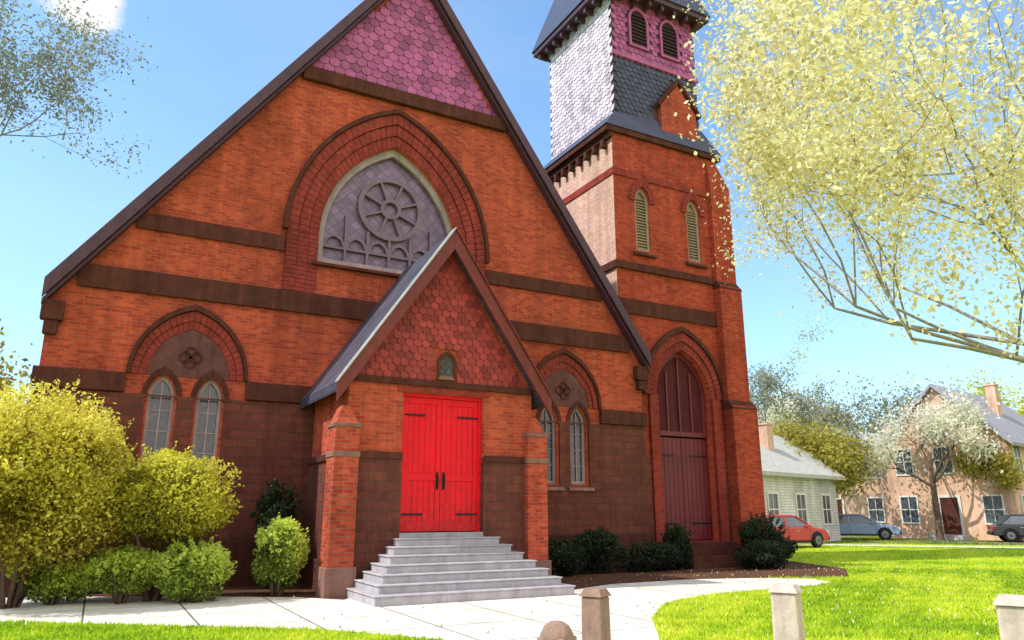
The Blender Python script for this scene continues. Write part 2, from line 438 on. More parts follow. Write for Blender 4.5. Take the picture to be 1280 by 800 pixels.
# big gable window
def pointed_window(cx, w, z0, zs, rise, y, frame_mat, glass, name='window', fr=.08, mull=None):
    f = pl(name+'_frame', arch(cx, w, z0, zs, rise, 10), [arch(cx, w-fr, z0+fr, zs, rise-fr*1.1, 10)], y-.06, y+.06, frame_mat)
    g = pl('pane', arch(cx, w-fr*.5, z0+fr*.5, zs, rise-fr*.5, 10), [], y+.02, y+.035, glass, None)
    g.parent = f; g.matrix_parent_inverse = Matrix.Identity(4)
    return f
WX = CX-.35
win = pl('gable_window', big_in, [arch(WX,1.80,7.9,8.45,2.74,16)], FY+.14, FY+.34, M['frame_grey'], label='large pointed window filled with lilac stained glass')
mb = MB()
# two pointed lights, foils and a rose as tracery bars
cxr, czr, rr = WX, 9.62, .86
mb.lathe([(rr-.07,-.06),(rr+.06,-.06),(rr+.06,.06),(rr-.07,.06),(rr-.07,-.06)], (cxr,FY+.24,czr), 36, 'y')
mb.lathe([(.20,-.06),(.29,-.06),(.29,.06),(.20,.06),(.20,-.06)], (cxr,FY+.24,czr), 20, 'y')
for k in range(8):
    a = k*PI/4+PI/8; p = Vector((math.cos(a), math.sin(a))); q = Vector((-p.y, p.x))*.03
    A, B = Vector((cxr,czr))+p*.28, Vector((cxr,czr))+p*(rr-.05)
    mb.prism([tuple(A+q),tuple(B+q),tuple(B-q),tuple(A-q)], FY+.19, FY+.285)
for x in (-1.2,-.6,0,.6,1.2): mb.box((WX+x-.035,FY+.195,7.85),(WX+x+.035,FY+.29,8.86-(.0 if abs(x)>.3 else .08) + (.35 if abs(x)>1 else 0)))
for x in (-1.5,-.9,-.3,.3,.9,1.5):
    a = arch(x+WX,.29,8.3,8.3,.34,6); b = arch(x+WX,.23,8.3,8.3,.27,6)
    ring(mb, b, a, FY+.2, FY+.28, 0)
mb.box((WX-1.8,FY+.2,8.24),(WX+1.8,FY+.285,8.30))
t = part('tracery', mb, M['tracery'], win); t.parent = win
g = pl('pane', arch(WX,1.87,7.83,8.45,2.86,16), [], FY+.30, FY+.32, M['stained']); g.parent = win; g.matrix_parent_inverse = Matrix.Identity(4)
sill = MB().hexa([(WX-2.1,FY-.14,7.62),(WX+2.1,FY-.14,7.62),(WX+2.1,FY+.3,7.62),(WX-2.1,FY+.3,7.62),(WX-2.1,FY-.12,7.70),(WX+2.1,FY-.12,7.70),(WX+2.1,FY+.3,7.80),(WX-2.1,FY+.3,7.80)])
part('sill', sill, M['brownstone'], win, bevel=.01)
# brick arch around it : three rings
mb = MB(); n = 26
rings = [(1.95,2.95),(2.22,3.28),(2.49,3.61),(2.76,3.93)]
for k in range(3):
    (w0,r0_),(w1,r1_) = rings[k], rings[k+1]
    y = FY-.03-.035*k
    ring(mb, arch(WX,w0,8.45,8.45,r0_,n), arch(WX,w1,8.45,8.45,r1_,n), y, FY-.001, .012, 1)
    for s in (-1, 1):
        z = 6.87
        while z < 8.44:
            a, b = sorted((WX+s*w0, WX+s*w1)); mb.box((a+.005,y,z+.005),(b-.005,FY-.001,min(z+.105,8.445))); z += .11
arch_o = part('window_arch', mb, M['brick_arch'])
hm = MB(); ring(hm, arch(WX,2.765,8.45,8.45,3.935,n), arch(WX,2.87,8.45,8.45,4.06,n), FY-.17, FY-.001, 0)
part('hood_mould', hm, M['brownstone'])
# paired lancets in relieving arches
for gx in (1.45, 11.45):
    for cx in (gx-.5, gx+.5):
        f = pl('lancet_window', arch(cx,.27,2.35,4.05,.5,8), [arch(cx,.20,2.43,4.05,.40,8)], FY+.10, FY+.22, M['frame_grey'])
        g = pl('pane', arch(cx,.23,2.4,4.05,.44,8), [], FY+.17, FY+.185, M['glass']); g.parent = f; g.matrix_parent_inverse = Matrix.Identity(4)
        mb = MB(); mb.box((cx-.014,FY+.13,2.4),(cx+.014,FY+.168,4.4))
        for z in (2.85,3.3,3.75): mb.box((cx-.2,FY+.135,z),(cx+.2,FY+.166,z+.022))
        part('glazing_bar', mb, M['frame_grey'], f)
        rv = ring(MB(), arch(cx,.30,4.05,4.05,.53,5), arch(cx,.42,4.05,4.05,.70,5), FY-.045, FY-.001, .008)
        part('lancet_arch', rv, M['brownstone'])
        sl = MB().hexa([(cx-.42,FY-.16,2.16),(cx+.42,FY-.16,2.16),(cx+.42,FY+.2,2.16),(cx-.42,FY+.2,2.16),(cx-.42,FY-.14,2.24),(cx+.42,FY-.14,2.24),(cx+.42,FY+.2,2.34),(cx-.42,FY+.2,2.34)])
        part('window_sill', sl, M['pinkstone'], bevel=.01)
    mb = MB()
    for k,(w0,w1) in enumerate(((.86,1.02),(1.02,1.18))):
        ring(mb, arch(gx,w0,4.53,4.53,w0*1.28,14), arch(gx,w1,4.53,4.53,w1*1.28+.03,14), FY-.03-.035*k, FY-.001, .010)
    part('relieving_arch', mb, M['brick_arch'])
    part('hood_mould', ring(MB(), arch(gx,1.185,4.53,4.53,1.185*1.28+.035,14), arch(gx,1.27,4.53,4.53,1.27*1.28+.06,14), FY-.13, FY-.001, 0), M['brownstone'])
    tp = pl('tympanum', arch(gx,.855,4.53,4.53,.855*1.28-.005,14), [], FY-.02, FY-.001, M['plumstone'])
    q = MB(); 
    for k in range(4):
        a = k*PI/2; q.lathe([(.10,-.03),(.135,-.03),(.135,.0),(.10,.0),(.10,-.03)], (gx+.12*math.cos(a),FY-.021,4.98+.12*math.sin(a)), 14, 'y')
    part('quatrefoil', q, M['brownstone'], tp); 

# ---------------------------------------------------------------- porch
PXL, PXR = 4.30, 8.66
PE, PA = 4.45, 7.62
def pg(x): return PA - (PA-PE)/(CX-PXL)*abs(x-CX)
dw, dz0, dz1 = .955, 1.17, 4.10
door_hole = [(CX-dw,dz0),(CX-dw,dz1),(CX+dw,dz1),(CX+dw,dz0)]
pl('porch_wall', [(PXL,2.75),(CX-dw,2.75),(CX-dw,dz1),(CX+dw,dz1),(CX+dw,2.75),(PXR,2.75),(PXR,PE),(CX,PA),(PXL,PE)], [], PY, PY+.38, M['brick'])
mb = MB()
mb.box((PXL,PY+.38,2.75),(PXL+.38,FY-.17,PE-.03)); mb.box((PXR-.38,PY+.38,2.75),(PXR,FY-.17,PE-.03))
split('porch_side_wall', mb, M['brick'])
mb = MB()
mb.prism([(PXL-.05,0),(CX-dw,0),(CX-dw,2.74),(PXL-.05,2.74)], PY-.05, PY+.36)
mb.prism([(CX+dw,0),(PXR+.05,0),(PXR+.05,2.74),(CX+dw,2.74)], PY-.05, PY+.36)
mb.box((PXL-.05,PY+.36,0),(PXL+.36,FY-.17,2.74)); mb.box((PXR-.36,PY+.36,0),(PXR+.05,FY-.17,2.74))
split('porch_base_wall', mb, M['base_brick'], label='dark brown lower porch wall')
mb = MB()
for a,b in ((PXL-.10,CX-dw-.0),(CX+dw,PXR+.10)): mb.box((a,PY-.10,2.66),(b,PY-.052,2.80)); mb.box((a,PY-.12,0),(b,PY-.052,.62))
mb.box((PXL-.10,PY-.05,2.66),(PXL-.052,FY-.17,2.80)); mb.box((PXL-.12,PY-.05,0),(PXL-.052,FY-.17,.62))
split('porch_plinth', mb, M['brownstone'], bevel=.01)
# corner buttresses
for x0,x1 in ((PXL-.30,PXL+.22),(PXR-.22,PXR+.30)):
    mb = MB(); mb.box((x0,PY-.20,0),(x1,PY+.34,3.3)); mb.hexa([(x0,PY-.20,3.3),(x1,PY-.20,3.3),(x1,PY+.34,3.3),(x0,PY+.34,3.3),(x0+.18,PY-.03,3.72),(x1-.18,PY-.03,3.72),(x1-.18,PY+.34,3.72),(x0+.18,PY+.34,3.72)])
    b = part('porch_buttress', mb, M['brick'], bevel=.01)
    mb = MB(); mb.box((x0-.03,PY-.23,3.26),(x1+.03,PY+.34,3.34)); mb.box((x0-.05,PY-.25,0),(x1+.05,PY+.34,.55)); mb.box((x0-.02,PY-.22,2.66),(x1+.02,PY+.34,2.78))
    split('stone_band', mb, M['pinkstone'], b, .01)
# red scalloped gable
gs = scallops(lambda x,z: abs(x-CX) < (PA-z)/((PA-PE)/(CX-PXL))-.05 and not ((abs(x-CX) < .27) and (4.33 < z < 5.1)), CX-2.2, CX+2.2, 4.36, PA, .19, .15, PY-.002)
part('porch_gable_tiles', gs, M['shingle_red'])
mb = MB(); mb.box((PXL+.03,PY-.09,4.24),(PXR-.03,PY-.002,4.38))
part('door_lintel', mb, M['brownstone'], bevel=.012)
mb = MB(); mb.box((CX-dw-.14,PY-.04,dz1+.002),(CX+dw+.14,PY+.2,dz1+.138))
part('door_head', mb, M['brick_dark'])
oc = part('gable_niche', MB().prism(arch(CX,.22,4.42,4.78,.26,8), PY-.075, PY-.004), M['pinkstone'])
MBo = ring(MB(), arch(CX,.16,4.50,4.78,.19,8), arch(CX,.225,4.42,4.78,.27,8), PY-.11, PY-.076, 0); MBo.obj('niche_frame', M['brownstone'], oc)
g_ = MB().prism(arch(CX,.15,4.51,4.78,.18,8), PY-.082, PY-.0765).obj('pane', M['glass'], oc)
# porch roof and boards
sl = (PA-PE)/(CX-PXL)
mb = MB()
for s in (-1,1):
    e = CX+s*(CX-PXL+.33); ez = PE-.33*sl
    mb.prism([(e,ez),(CX,PA),(CX,PA+.22),(e,ez+.20)], PY-.34, FY-.005)
pr = part('porch_roof', mb, M['roof_slate'])
for s in (-1,1):
    mb = MB(); e = CX+s*(CX-PXL+.36); ez = PE-.36*sl
    mb.prism([(e,ez-.20),(CX,PA-.24),(CX,PA+.235),(e,ez+.215)], PY-.42, PY-.342)
    part('porch_bargeboard', mb, M['porch_verge'], bevel=.01)
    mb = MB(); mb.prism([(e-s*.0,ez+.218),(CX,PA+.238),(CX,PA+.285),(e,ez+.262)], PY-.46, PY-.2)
    if s < 0: part('edging', mb, M['edging'], label='pale sunlight-painted flashing along the left roof edge')  # left strip painted pale for sun on the roof edge
    else: part('edging', mb, M['porch_verge'])
# doors
fr = MB(); fr.box((CX-dw,PY+.10,dz0),(CX-dw+.07,PY+.26,dz1)); fr.box((CX+dw-.07,PY+.10,dz0),(CX+dw,PY+.26,dz1)); fr.box((CX-dw+.07,PY+.10,dz1-.08),(CX+dw-.07,PY+.26,dz1))
part('door_frame', fr, M['door'], bevel=.006)
lw = dw-.07
for s in (-1,1):
    a, b = sorted((CX+s*.005, CX+s*lw))
    mb = MB(); z0, z1 = dz0+.02, dz1-.09; y = PY+.15
    mb.box((a,y+.02,z0),(b,y+.05,z1))
    for x0,x1 in ((a,a+.11),(b-.11,b)): mb.box((x0,y-.01,z0),(x1,y+.018,z1))
    for q0,q1 in ((z0,z0+.2),(z0+1.05,z0+1.19),(z1-.13,z1)): mb.box((a+.112,y-.01,q0),(b-.112,y+.018,q1))
    nb = 5; wdt = (b-a-.224)/nb
    for i in range(nb):
        x0 = a+.112+i*wdt
        for q0,q1 in ((z0+.202,z0+1.048),(z0+1.192,z1-.132)): mb.box((x0+.006,y+.006,q0),(x0+wdt-.006,y+.019,q1))
    d = part('porch_door', mb, M['door'], bevel=.003)
    mb = MB(); hx = CX+s*.075
    mb.box((hx-.03,y-.022,2.05),(hx+.03,y-.011,2.42)); mb.tube([(hx,y-.02,2.34),(hx,y-.085,2.31),(hx,y-.085,2.14),(hx,y-.02,2.11)],[.014]*4,8)
    o = mb.obj('door_handle', M['iron'], d)
    mb = MB()
    for z in (z0+.35, z1-.38):
        x0, x1 = sorted((CX+s*lw, CX+s*(lw-.5)))
        mb.box((x0,y-.020,z-.02),(x1,y-.0105,z+.02))
    split('hinge_strap', mb, M['iron'], d)
th = MB(); th.box((CX-dw,PY-.05,dz0-.12),(CX+dw,PY+.36,dz0-.001)); part('threshold', th, M['step'])


# entrance steps : three sided granite flight
nst = 7; rise = (dz0-.12)/nst; mb = MB(); mb2 = MB()
for i in range(nst):
    e = (nst-1-i)*.25; w_ = 1.15+(nst-1-i)*.15; z = (i+1)*rise; yf = PY-.44-e
    mb.box((CX-w_, yf, i*rise), (CX+w_, PY-.26, z))
    if i == nst-1: mb2.box((CX-w_-.025, yf-.025, z), (CX+w_+.025, PY-.26, z+.028))
    else:
        mb2.box((CX-w_-.025, yf-.025, z), (CX+w_+.025, yf+.249, z+.028))
        mb2.box((CX-w_-.025, yf+.249, z), (CX-w_+.15, PY-.26, z+.028)); mb2.box((CX+w_-.15, yf+.249, z), (CX+w_+.025, PY-.26, z+.028))
st = empty('entrance_steps', (CX, PY-1, 0), label='pale granite steps spreading out below the red porch doors', cat='steps')
for b, nme in ((mb,'riser_block'),(mb2,'tread')):
    o = b.obj(nme, M['step'], st, .012); o.matrix_parent_inverse = Matrix.Translation((-CX, -(PY-1), 0))

# ---------------------------------------------------------------- tower
TXL, TXR, TB = 13.85, 18.55, 23.0
TC = (TXL+TXR)/2
TZ = 14.1
tw_holes = [arch(x,.30,10.0,11.75,.55,8) for x in (15.0, 17.25)] + [arch(16.35,1.12,.7,5.2,1.55,12)]
pl('tower_wall', [(TXL,0),(TXR,0),(TXR,TZ),(TXL,TZ)], tw_holes, TY, TY+.45, M['brick_tower'])
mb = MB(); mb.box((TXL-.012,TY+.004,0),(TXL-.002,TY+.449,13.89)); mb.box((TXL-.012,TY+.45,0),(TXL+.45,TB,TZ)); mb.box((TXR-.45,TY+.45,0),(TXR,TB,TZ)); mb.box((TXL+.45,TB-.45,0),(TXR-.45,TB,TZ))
M['brick_pink'] = brick_mat('brick with painted sunlight', (.90, .58, .46), (.76, .42, .32), (.60, .44, .37), weather=(.75,.3))  # paler brick: sunlight on the left face is put into the colour
split('tower_side_wall', mb, M['brick_pink'], label='brick side of the tower, colour paled to imitate sunlight')
pl('tower_base_wall', [(TXL+.5,0),(TXR+.05,0),(TXR+.05,3.3),(TXL+.5,3.3)], [[(16.35-1.5,.1),(16.35-1.5,3.29),(16.35+1.5,3.29),(16.35+1.5,.1)]], TY-.06, TY-.002, M['base_brick'])
# corner buttress with weatherings
mb = MB()
for (x1, z0, z1, yy) in ((19.1,0,5.0,TY-.5),(19.0,5.0,9.2,TY-.32),(18.92,9.2,13.0,TY-.2)):
    mb.box((TXR+.002,yy,z0),(x1,TY+1.0,z1)); mb.box((TXR-.55,yy,z0),(TXR+.0,TY-.002 if z0>3.2 else TY-.062,z1))
mb.hexa([(TXR-.55,TY-.2,13.0),(18.92,TY-.2,13.0),(18.92,TY+1,13.0),(TXR-.55,TY+1,13.0),(TXR-.5,TY-.02,13.9),(TXR+.02,TY-.02,13.9),(TXR+.02,TY+1,13.9),(TXR-.5,TY+1,13.9)])
bt = part('tower_buttress', mb, M['brick_tower'], bevel=.01)
mb = MB()
for (x0,y0,z) in ((19.13,TY-.53,5.0),(19.03,TY-.35,9.2)): mb.hexa([(TXR-.57,y0,z-.1),(x0,y0,z-.1),(x0,TY+1.02,z-.1),(TXR-.57,TY+1.02,z-.1),(TXR-.57,y0+.16,z+.18),(x0-.1,y0+.16,z+.18),(x0-.1,TY+1.02,z+.18),(TXR-.57,TY+1.02,z+.18)])
split('buttress_weathering', mb, M['brownstone'], bt, .01)
# bands and cornice
for z0,z1,p in ((7.75,8.25,.07),(9.25,9.5,.10),(12.55,12.8,.05)):
    mb = MB(); mb.box((TXL-p,TY-p,z0),(TXR-.56,TY-.002,z1)); mb.box((TXL-p,TY-.0,z0),(TXL-.014,TB,z1)); part('string_course', mb, M['brownstone'] if z0 < 12 else M['brick_dark'], bevel=.01)
mb = MB(); mb.box((TXL-.30,TY-.12,14.1),(TXR+.14,TB+.2,14.3)); 
mb.box((TXL-.16,TY-.06,13.9),(TXL-.014,TB,14.098))
for k in range(9):
    y = TY+.25+k*.5; mb.box((TXL-.22,y,13.62),(TXL-.014,y+.16,13.898))
part('cornice', mb, M['brownstone'], bevel=.01)
# belfry lancets of the brick stage
for x in (15.0, 17.25):
    f = pl('lancet_window', arch(x,.30,10.0,11.75,.55,8), [arch(x,.22,10.08,11.75,.43,8)], TY+.06, TY+.16, M['louvre'])
    mb = MB(); z = 10.1
    while z < 11.95:
        mb.hexa([(x-.22,TY+.08,z),(x+.22,TY+.08,z),(x+.22,TY+.15,z+.07),(x-.22,TY+.15,z+.07),(x-.22,TY+.08,z+.018),(x+.22,TY+.08,z+.018),(x+.22,TY+.15,z+.088),(x-.22,TY+.15,z+.088)]); z += .105
    mb.box((x-.22,TY+.152,10.08),(x+.22,TY+.17,12.2))
    part('louvre_blade', mb, M['louvre'], f)
    part('lancet_arch', ring(MB(), arch(x,.31,11.75,11.75,.56,7), arch(x,.56,11.75,11.75,.92,7), TY-.06, TY-.001, .01), M['brick_arch'])
    sl_ = MB().hexa([(x-.45,TY-.13,9.8),(x+.45,TY-.13,9.8),(x+.45,TY+.1,9.8),(x-.45,TY+.1,9.8),(x-.45,TY-.11,9.88),(x+.45,TY-.11,9.88),(x+.45,TY+.1,9.99),(x-.45,TY+.1,9.99)])
    part('window_sill', sl_, M['brownstone'])
# tower doorway
mb = MB()
for k,(w0,w1) in enumerate(((1.13,1.36),(1.36,1.6))): ring(mb, arch(16.35,w0,5.2,5.2,w0*1.36,16), arch(16.35,w1,5.2,5.2,w1*1.36,16), TY-.04-.04*k, TY-.001, .012)
part('doorway_arch', mb, M['brick_arch'])
part('hood_mould', ring(MB(), arch(16.35,1.605,5.2,5.2,1.605*1.36,16), arch(16.35,1.72,5.2,5.2,1.72*1.36+.01,16), TY-.15, TY-.001, 0), M['brownstone'])
mb = MB()
for s in (-1,1): a,b = sorted((16.35+s*1.14, 16.35+s*1.48)); mb.box((a,TY-.12,.4),(b,TY-.001,5.19))
split('doorway_jamb', mb, M['brick_dark'])
for s in (-1,1):
    a,b = sorted((16.35+s*.01, 16.35+s*1.08)); mb = MB(); mb.box((a,TY+.28,.72),(b,TY+.33,3.9))
    for i in range(6): w_ = (b-a)/6; mb.box((a+i*w_+.008,TY+.262,.75),(a+(i+1)*w_-.008,TY+.279,3.87))
    d = part('tower_door', mb, M['door_dark'])
    hb = MB(); 
    for z in (1.2,3.3): x0,x1 = sorted((16.35+s*1.06,16.35+s*.3)); hb.box((x0,TY+.25,z),(x1,TY+.2615,z+.06))
    split('hinge_strap', hb, M['iron'], d)
f = pl('fanlight', arch(16.35,1.11,3.95,5.2,1.53,12), [arch(16.35,1.0,4.1,5.2,1.40,12)], TY+.2, TY+.34, M['door_dark'])
g = pl('pane', arch(16.35,1.04,4.0,5.2,1.45,12), [], TY+.28, TY+.30, M['glass_maroon']); g.parent = f; g.matrix_parent_inverse = Matrix.Identity(4)
mb = MB(); [mb.box((16.35+x-.03,TY+.22,4.05),(16.35+x+.03,TY+.278,6.6 if abs(x)<.1 else 6.05)) for x in (-.5,0,.5)]
split('mullion', mb, M['door_dark'], f)
mb = MB()
for i in range(4): mb.box((16.35-1.3,TY-.9-.3*(3-i)+.3,i*.17),(16.35+1.3,TY-.13,(i+1)*.17))
o = mb.obj('entrance_steps', M['brownstone'], None, .01); tag(o, 'short flight of brown stone steps at the dark tower doorway', 'steps')

# slate clad belfry stage
UXL, UXR, UYF, UYB = 14.10, 17.95, TY+.12, TB-.3
UZ = 19.75
mb = MB(); mb.box((UXL,UYF,14.3),(UXR,UYB,UZ))
bel = part('belfry_wall', mb, M['verge'])
UC = (UXL+UXR)/2
opens = [(15.28, .36, 17.95, 19.0, .42), (16.72, .36, 17.95, 19.0, .42)]
def in_open(x, z): return any(abs(x-c) < w+.1 and z0-.15 < z < zs+r+.1-(abs(x-c))*.6 for c,w,z0,zs,r in opens)
def dorm(x, z, g=0): return abs(x-16.85) < min(.95+g, (16.95+g-z)*.75)
for rows, matn, lbl in (((0, 2.9), 'slate_blue', 'dark blue slate band on the tower'), ((2.9, 5.5), 'shingle_purple', 'purple slates round the belfry openings')):
    s = scallops(lambda x,z: UXL-.01 < x < UXR+.01 and not in_open(x,z) and not dorm(x,z,.03), UXL, UXR, 14.32+rows[0], 14.32+rows[1]-.05, .24, .19, UYF-.002)
    part('belfry_slates', s, M[matn], bel if 0 else None, label=lbl)
s = scallops(lambda y,z: UYF-.02 < y < UYB+.01, UYF-.02, UYB, 14.32, UZ-.05, .24, .19, UXL-.002, axis='y')
part('belfry_slates', s, M['slate_lilac'], label='slates on the left side of the belfry, colour paled to imitate sunlight')
s = scallops(lambda y,z: UYF < y < UYB+.01, UYF, UYB, 14.32, UZ-.05, .24, .19, UXR+.002, axis='y', flip=-1)
part('belfry_slates', s, M['slate_blue'])
# skirt roof where the stages meet
mb = MB()
a = [(TXL-.34,TY-.16,14.302),(TXR+.18,TY-.16,14.302),(TXR+.18,TB+.24,14.302),(TXL-.34,TB+.24,14.302)]
b = [(UXL-.03,UYF-.04,15.0),(UXR+.03,UYF-.04,15.3),(UXR+.03,UYB+.04,15.0),(UXL-.03,UYB+.04,15.0)]
mb.hexa(a+b); part('skirt_roof', mb, M['slate_blue'])
# brick dormer gable in the slate stage
mb = MB(); mb.prism([(16.85-.82,14.25),(16.85+.82,14.25),(16.85+.82,15.75),(16.85,16.75),(16.85-.82,15.75)], TY-.06, UYF+.1)
dg = part('brick_dormer', mb, M['brick'])
mb = MB()
for s in (-1,1): mb.prism([(16.85+s*.98,15.62),(16.85,16.80),(16.85,16.98),(16.85+s*1.02,15.74)], TY-.16, UYF+.15)
split('dormer_coping', mb, M['brownstone'], dg, .01)
# belfry openings
for c,w,z0,zs,r in opens:
    f = pl('belfry_opening', arch(c,w+.09,z0-.09,zs,r+.10,8), [arch(c,w,z0,zs,r,8)], UYF-.10, UYF-.003, M['shingle_purple'])
    mb = MB(); mb.prism(arch(c,w,z0,zs,r,8), UYF-.012, UYF-.004)
    z = z0+.03
    while z < zs+.2: mb.hexa([(c-w+.01,UYF-.075,z),(c+w-.01,UYF-.075,z),(c+w-.01,UYF-.014,z+.09),(c-w+.01,UYF-.014,z+.09),(c-w+.01,UYF-.075,z+.02),(c+w-.01,UYF-.075,z+.02),(c+w-.01,UYF-.014,z+.11),(c-w+.01,UYF-.014,z+.11)]); z += .15
    part('louvre_blade', mb, M['belfry_dark'], f)
mb = MB(); mb.box((UXL-.06,UYF-.09,17.26),(UXR+.06,UYF-.036 if 0 else UYF-.0,17.42)); part('string_course', mb, M['shingle_purple'])
# eaves and spire
mb = MB(); mb.box((UXL-.50,UYF-.5,UZ),(UXR+.42,UYB+.5,UZ+.20))
for k in range(8): x = UXL-.3+k*.58; mb.box((x,UYF-.42,UZ-.22),(x+.12,UYF-.03,UZ-.002))
for k in range(9): y = UYF-.1+k*.55; mb.box((UXL-.42,y,UZ-.22),(UXL-.03,y+.12,UZ-.002))
part('tower_eaves', mb, M['verge'], bevel=.01)
mb = MB(); cx_, cy_ = (UXL+UXR)/2-.04, (UYF+UYB)/2
mb.add([(UXL-.56,UYF-.56,UZ+.202),(UXR+.48,UYF-.56,UZ+.202),(UXR+.48,UYB+.56,UZ+.202),(UXL-.56,UYB+.56,UZ+.202),(cx_,cy_,UZ+8.5)], [(0,1,4),(1,2,4),(2,3,4),(3,0,4),(0,3,2,1)])
sp = part('spire', mb, M['slate_blue'])
MB().tube([(cx_,cy_,UZ+8.4),(cx_,cy_,UZ+9.8)],[.05,.03],8).box((cx_-.35,cy_-.03,UZ+9.2),(cx_+.35,cy_+.03,UZ+9.28)).obj('finial', M['iron'], sp)
# downspout in the corner between nave and tower
mb = MB(); mb.tube([(XR+.12,FY+.2,5.3),(XR+.12,FY+.2,4.6),(XR+.12,FY+.25,.2)],[.05]*3,10)
part('downspout', mb, M['brownstone'])

# ------------------------------------------------------------------ SETTING
def path_mat():
    m, nt, N, L, b = new_mat('pale concrete path')
    o = coords(nt, 'obj')
    c = ramp(nt, noise(nt, o, .8, 6, .7), [(.3, (.60,.55,.47)), (.65, (.88,.84,.74))])
    c = mix(nt, .7, c, ramp(nt, noise(nt, o, 30, 4, .7), [(.3, .72), (.7, 1.05)]), 'MULTIPLY')
    t = N.new('ShaderNodeTexBrick'); L.new(o, t.inputs[0]); t.offset = 0; t.inputs['Scale'].default_value = 1
    t.inputs['Brick Width'].default_value = 1.5; t.inputs['Row Height'].default_value = 1.5; t.inputs['Mortar Size'].default_value = .018
    t.inputs['Color1'].default_value = (1,1,1,1); t.inputs['Color2'].default_value = (.92,.92,.92,1); t.inputs['Mortar'].default_value = (.22,.20,.17,1)
    c = mix(nt, 1., c, t.outputs[0], 'MULTIPLY')
    L.new(c, b.inputs['Base Color']); b.inputs['Roughness'].default_value = .9; b.inputs['Specular IOR Level'].default_value = .2
    bump(nt, noise(nt, o, 60, 3), .004, b); return m
M['paving'] = path_mat()
def weather_door(m):
    nt = m.node_tree; N, L = nt.nodes, nt.links; b = N['Principled BSDF']
    src = b.inputs['Base Color'].links[0].from_socket; o = coords(nt, 'obj')
    sp = N.new('ShaderNodeSeparateXYZ'); L.new(o, sp.inputs[0])
    mr = N.new('ShaderNodeMapRange'); L.new(sp.outputs[2], mr.inputs[0]); mr.inputs[1].default_value = 1.2; mr.inputs[2].default_value = 2.3; mr.inputs[3].default_value = .22; mr.inputs[4].default_value = 0
    ad = N.new('ShaderNodeMath'); ad.operation = 'ADD'; L.new(noise(nt, o, 7, 7, .72), ad.inputs[0]); L.new(mr.outputs[0], ad.inputs[1])
    L.new(mix(nt, ramp(nt, ad.outputs[0], [(.52, 0.), (.85, .75)]), src, (.22, .02, .02)), b.inputs['Base Color'])
    mp = N.new('ShaderNodeMapping'); mp.inputs['Scale'].default_value = (30, 30, 1.5); L.new(o, mp.inputs[0])
    bump(nt, noise(nt, mp.outputs[0], 2, 4), .004, b); L.new(ramp(nt, noise(nt, o, 5, 5), [(.3, .30), (.7, .62)]), b.inputs['Roughness'])
weather_door(M['door'])
def lawn_mat():
    m, nt, N, L, b = new_mat('spring lawn')
    o = coords(nt, 'obj')
    c = ramp(nt, noise(nt, o, .35, 5, .6), [(.3, (.26,.40,.018)), (.7, (.46,.58,.024))])
    c = mix(nt, .6, c, ramp(nt, noise(nt, o, 14, 5, .75), [(.3, .55), (.7, 1.15)]), 'MULTIPLY')
    L.new(c, b.inputs['Base Color']); b.inputs['Roughness'].default_value = .95; b.inputs['Specular IOR Level'].default_value = .1
    bump(nt, noise(nt, o, 40, 4), .03, b); return m
M['lawn'] = lawn_mat()
def sheet(name, poly, z, mat, **k):
    me = bpy.data.meshes.new(name); me.from_pydata([(x,y,z) for x,y in poly], [], [tuple(range(len(poly)))]); me.update()
    if me.polygons[0].normal.z < 0: me.flip_normals()
    return tag(link(name, me, mat), **k)
sheet('lawn', [(-900,-900),(900,-900),(900,900),(-900,900)], 0, M['lawn'], kind='structure')
# cross path before the church, entrance apron, side path
sheet('path', [(-5.05,20.69),(-1.48,18.1),(2.22,16.09),(3.6,15.2),(4.25,14.38),(4.4,14.9),(8.6,14.9),(9.0,13.9),(10.42,14.5),(12.85,14.6),(14.6,14.1),(15.5,13.3),(15.3,12.5),(14.4,12.1),(12.66,11.97),(10.71,11.8),(9.19,11.13),(7.79,9.78),(6.55,8.09),(4.26,5.05),(1.5,1.4),(-.4,2.6),(2.42,6.05),(4.12,9.41),(2.94,11.03),(-1.08,14.1),(-3.77,15.75),(-8,18.4),(-9,20)], .004, M['paving'], kind='structure')
sheet('flower_bed', [(-5.05,20.69),(-1.48,18.1),(2.22,16.09),(3.6,15.2),(4.25,14.38),(4.6,14.9),(4.6,17.95),(-1.0,17.95),(-4,22.5)], .008, M['mulch'], kind='structure')
sheet('flower_bed', [(8.5,14.9),(9.0,13.9),(10.42,14.5),(12.85,14.6),(14.91,14.0),(16.67,13.1),(19.0,15.0),(20.3,18.0),(20.3,24),(18.6,24),(18.6,18.3),(8.5,17.95)], .012, M['mulch'], kind='structure')
# street beyond the lawn
M['asphalt'] = plain_mat('asphalt', (.06,.06,.062), .9, .3, 8, bd=.01, spec=.2)
dirv = Vector((.62,-.79)); nrm = Vector((.79,.62))
def strip(name, cx, cy, w, z, mat, l=160):
    c = Vector((cx,cy)); return sheet(name, [tuple(c-dirv*l-nrm*w), tuple(c+dirv*l-nrm*w), tuple(c+dirv*l+nrm*w), tuple(c-dirv*l+nrm*w)], z, mat, kind='structure')
strip('road', 43, 22, 3.2, .008, M['asphalt']); 
strip('sidewalk', 38.0, 18.1, .8, .016, M['paving']); strip('sidewalk', 47.8, 25.8, .8, .016, M['paving'])

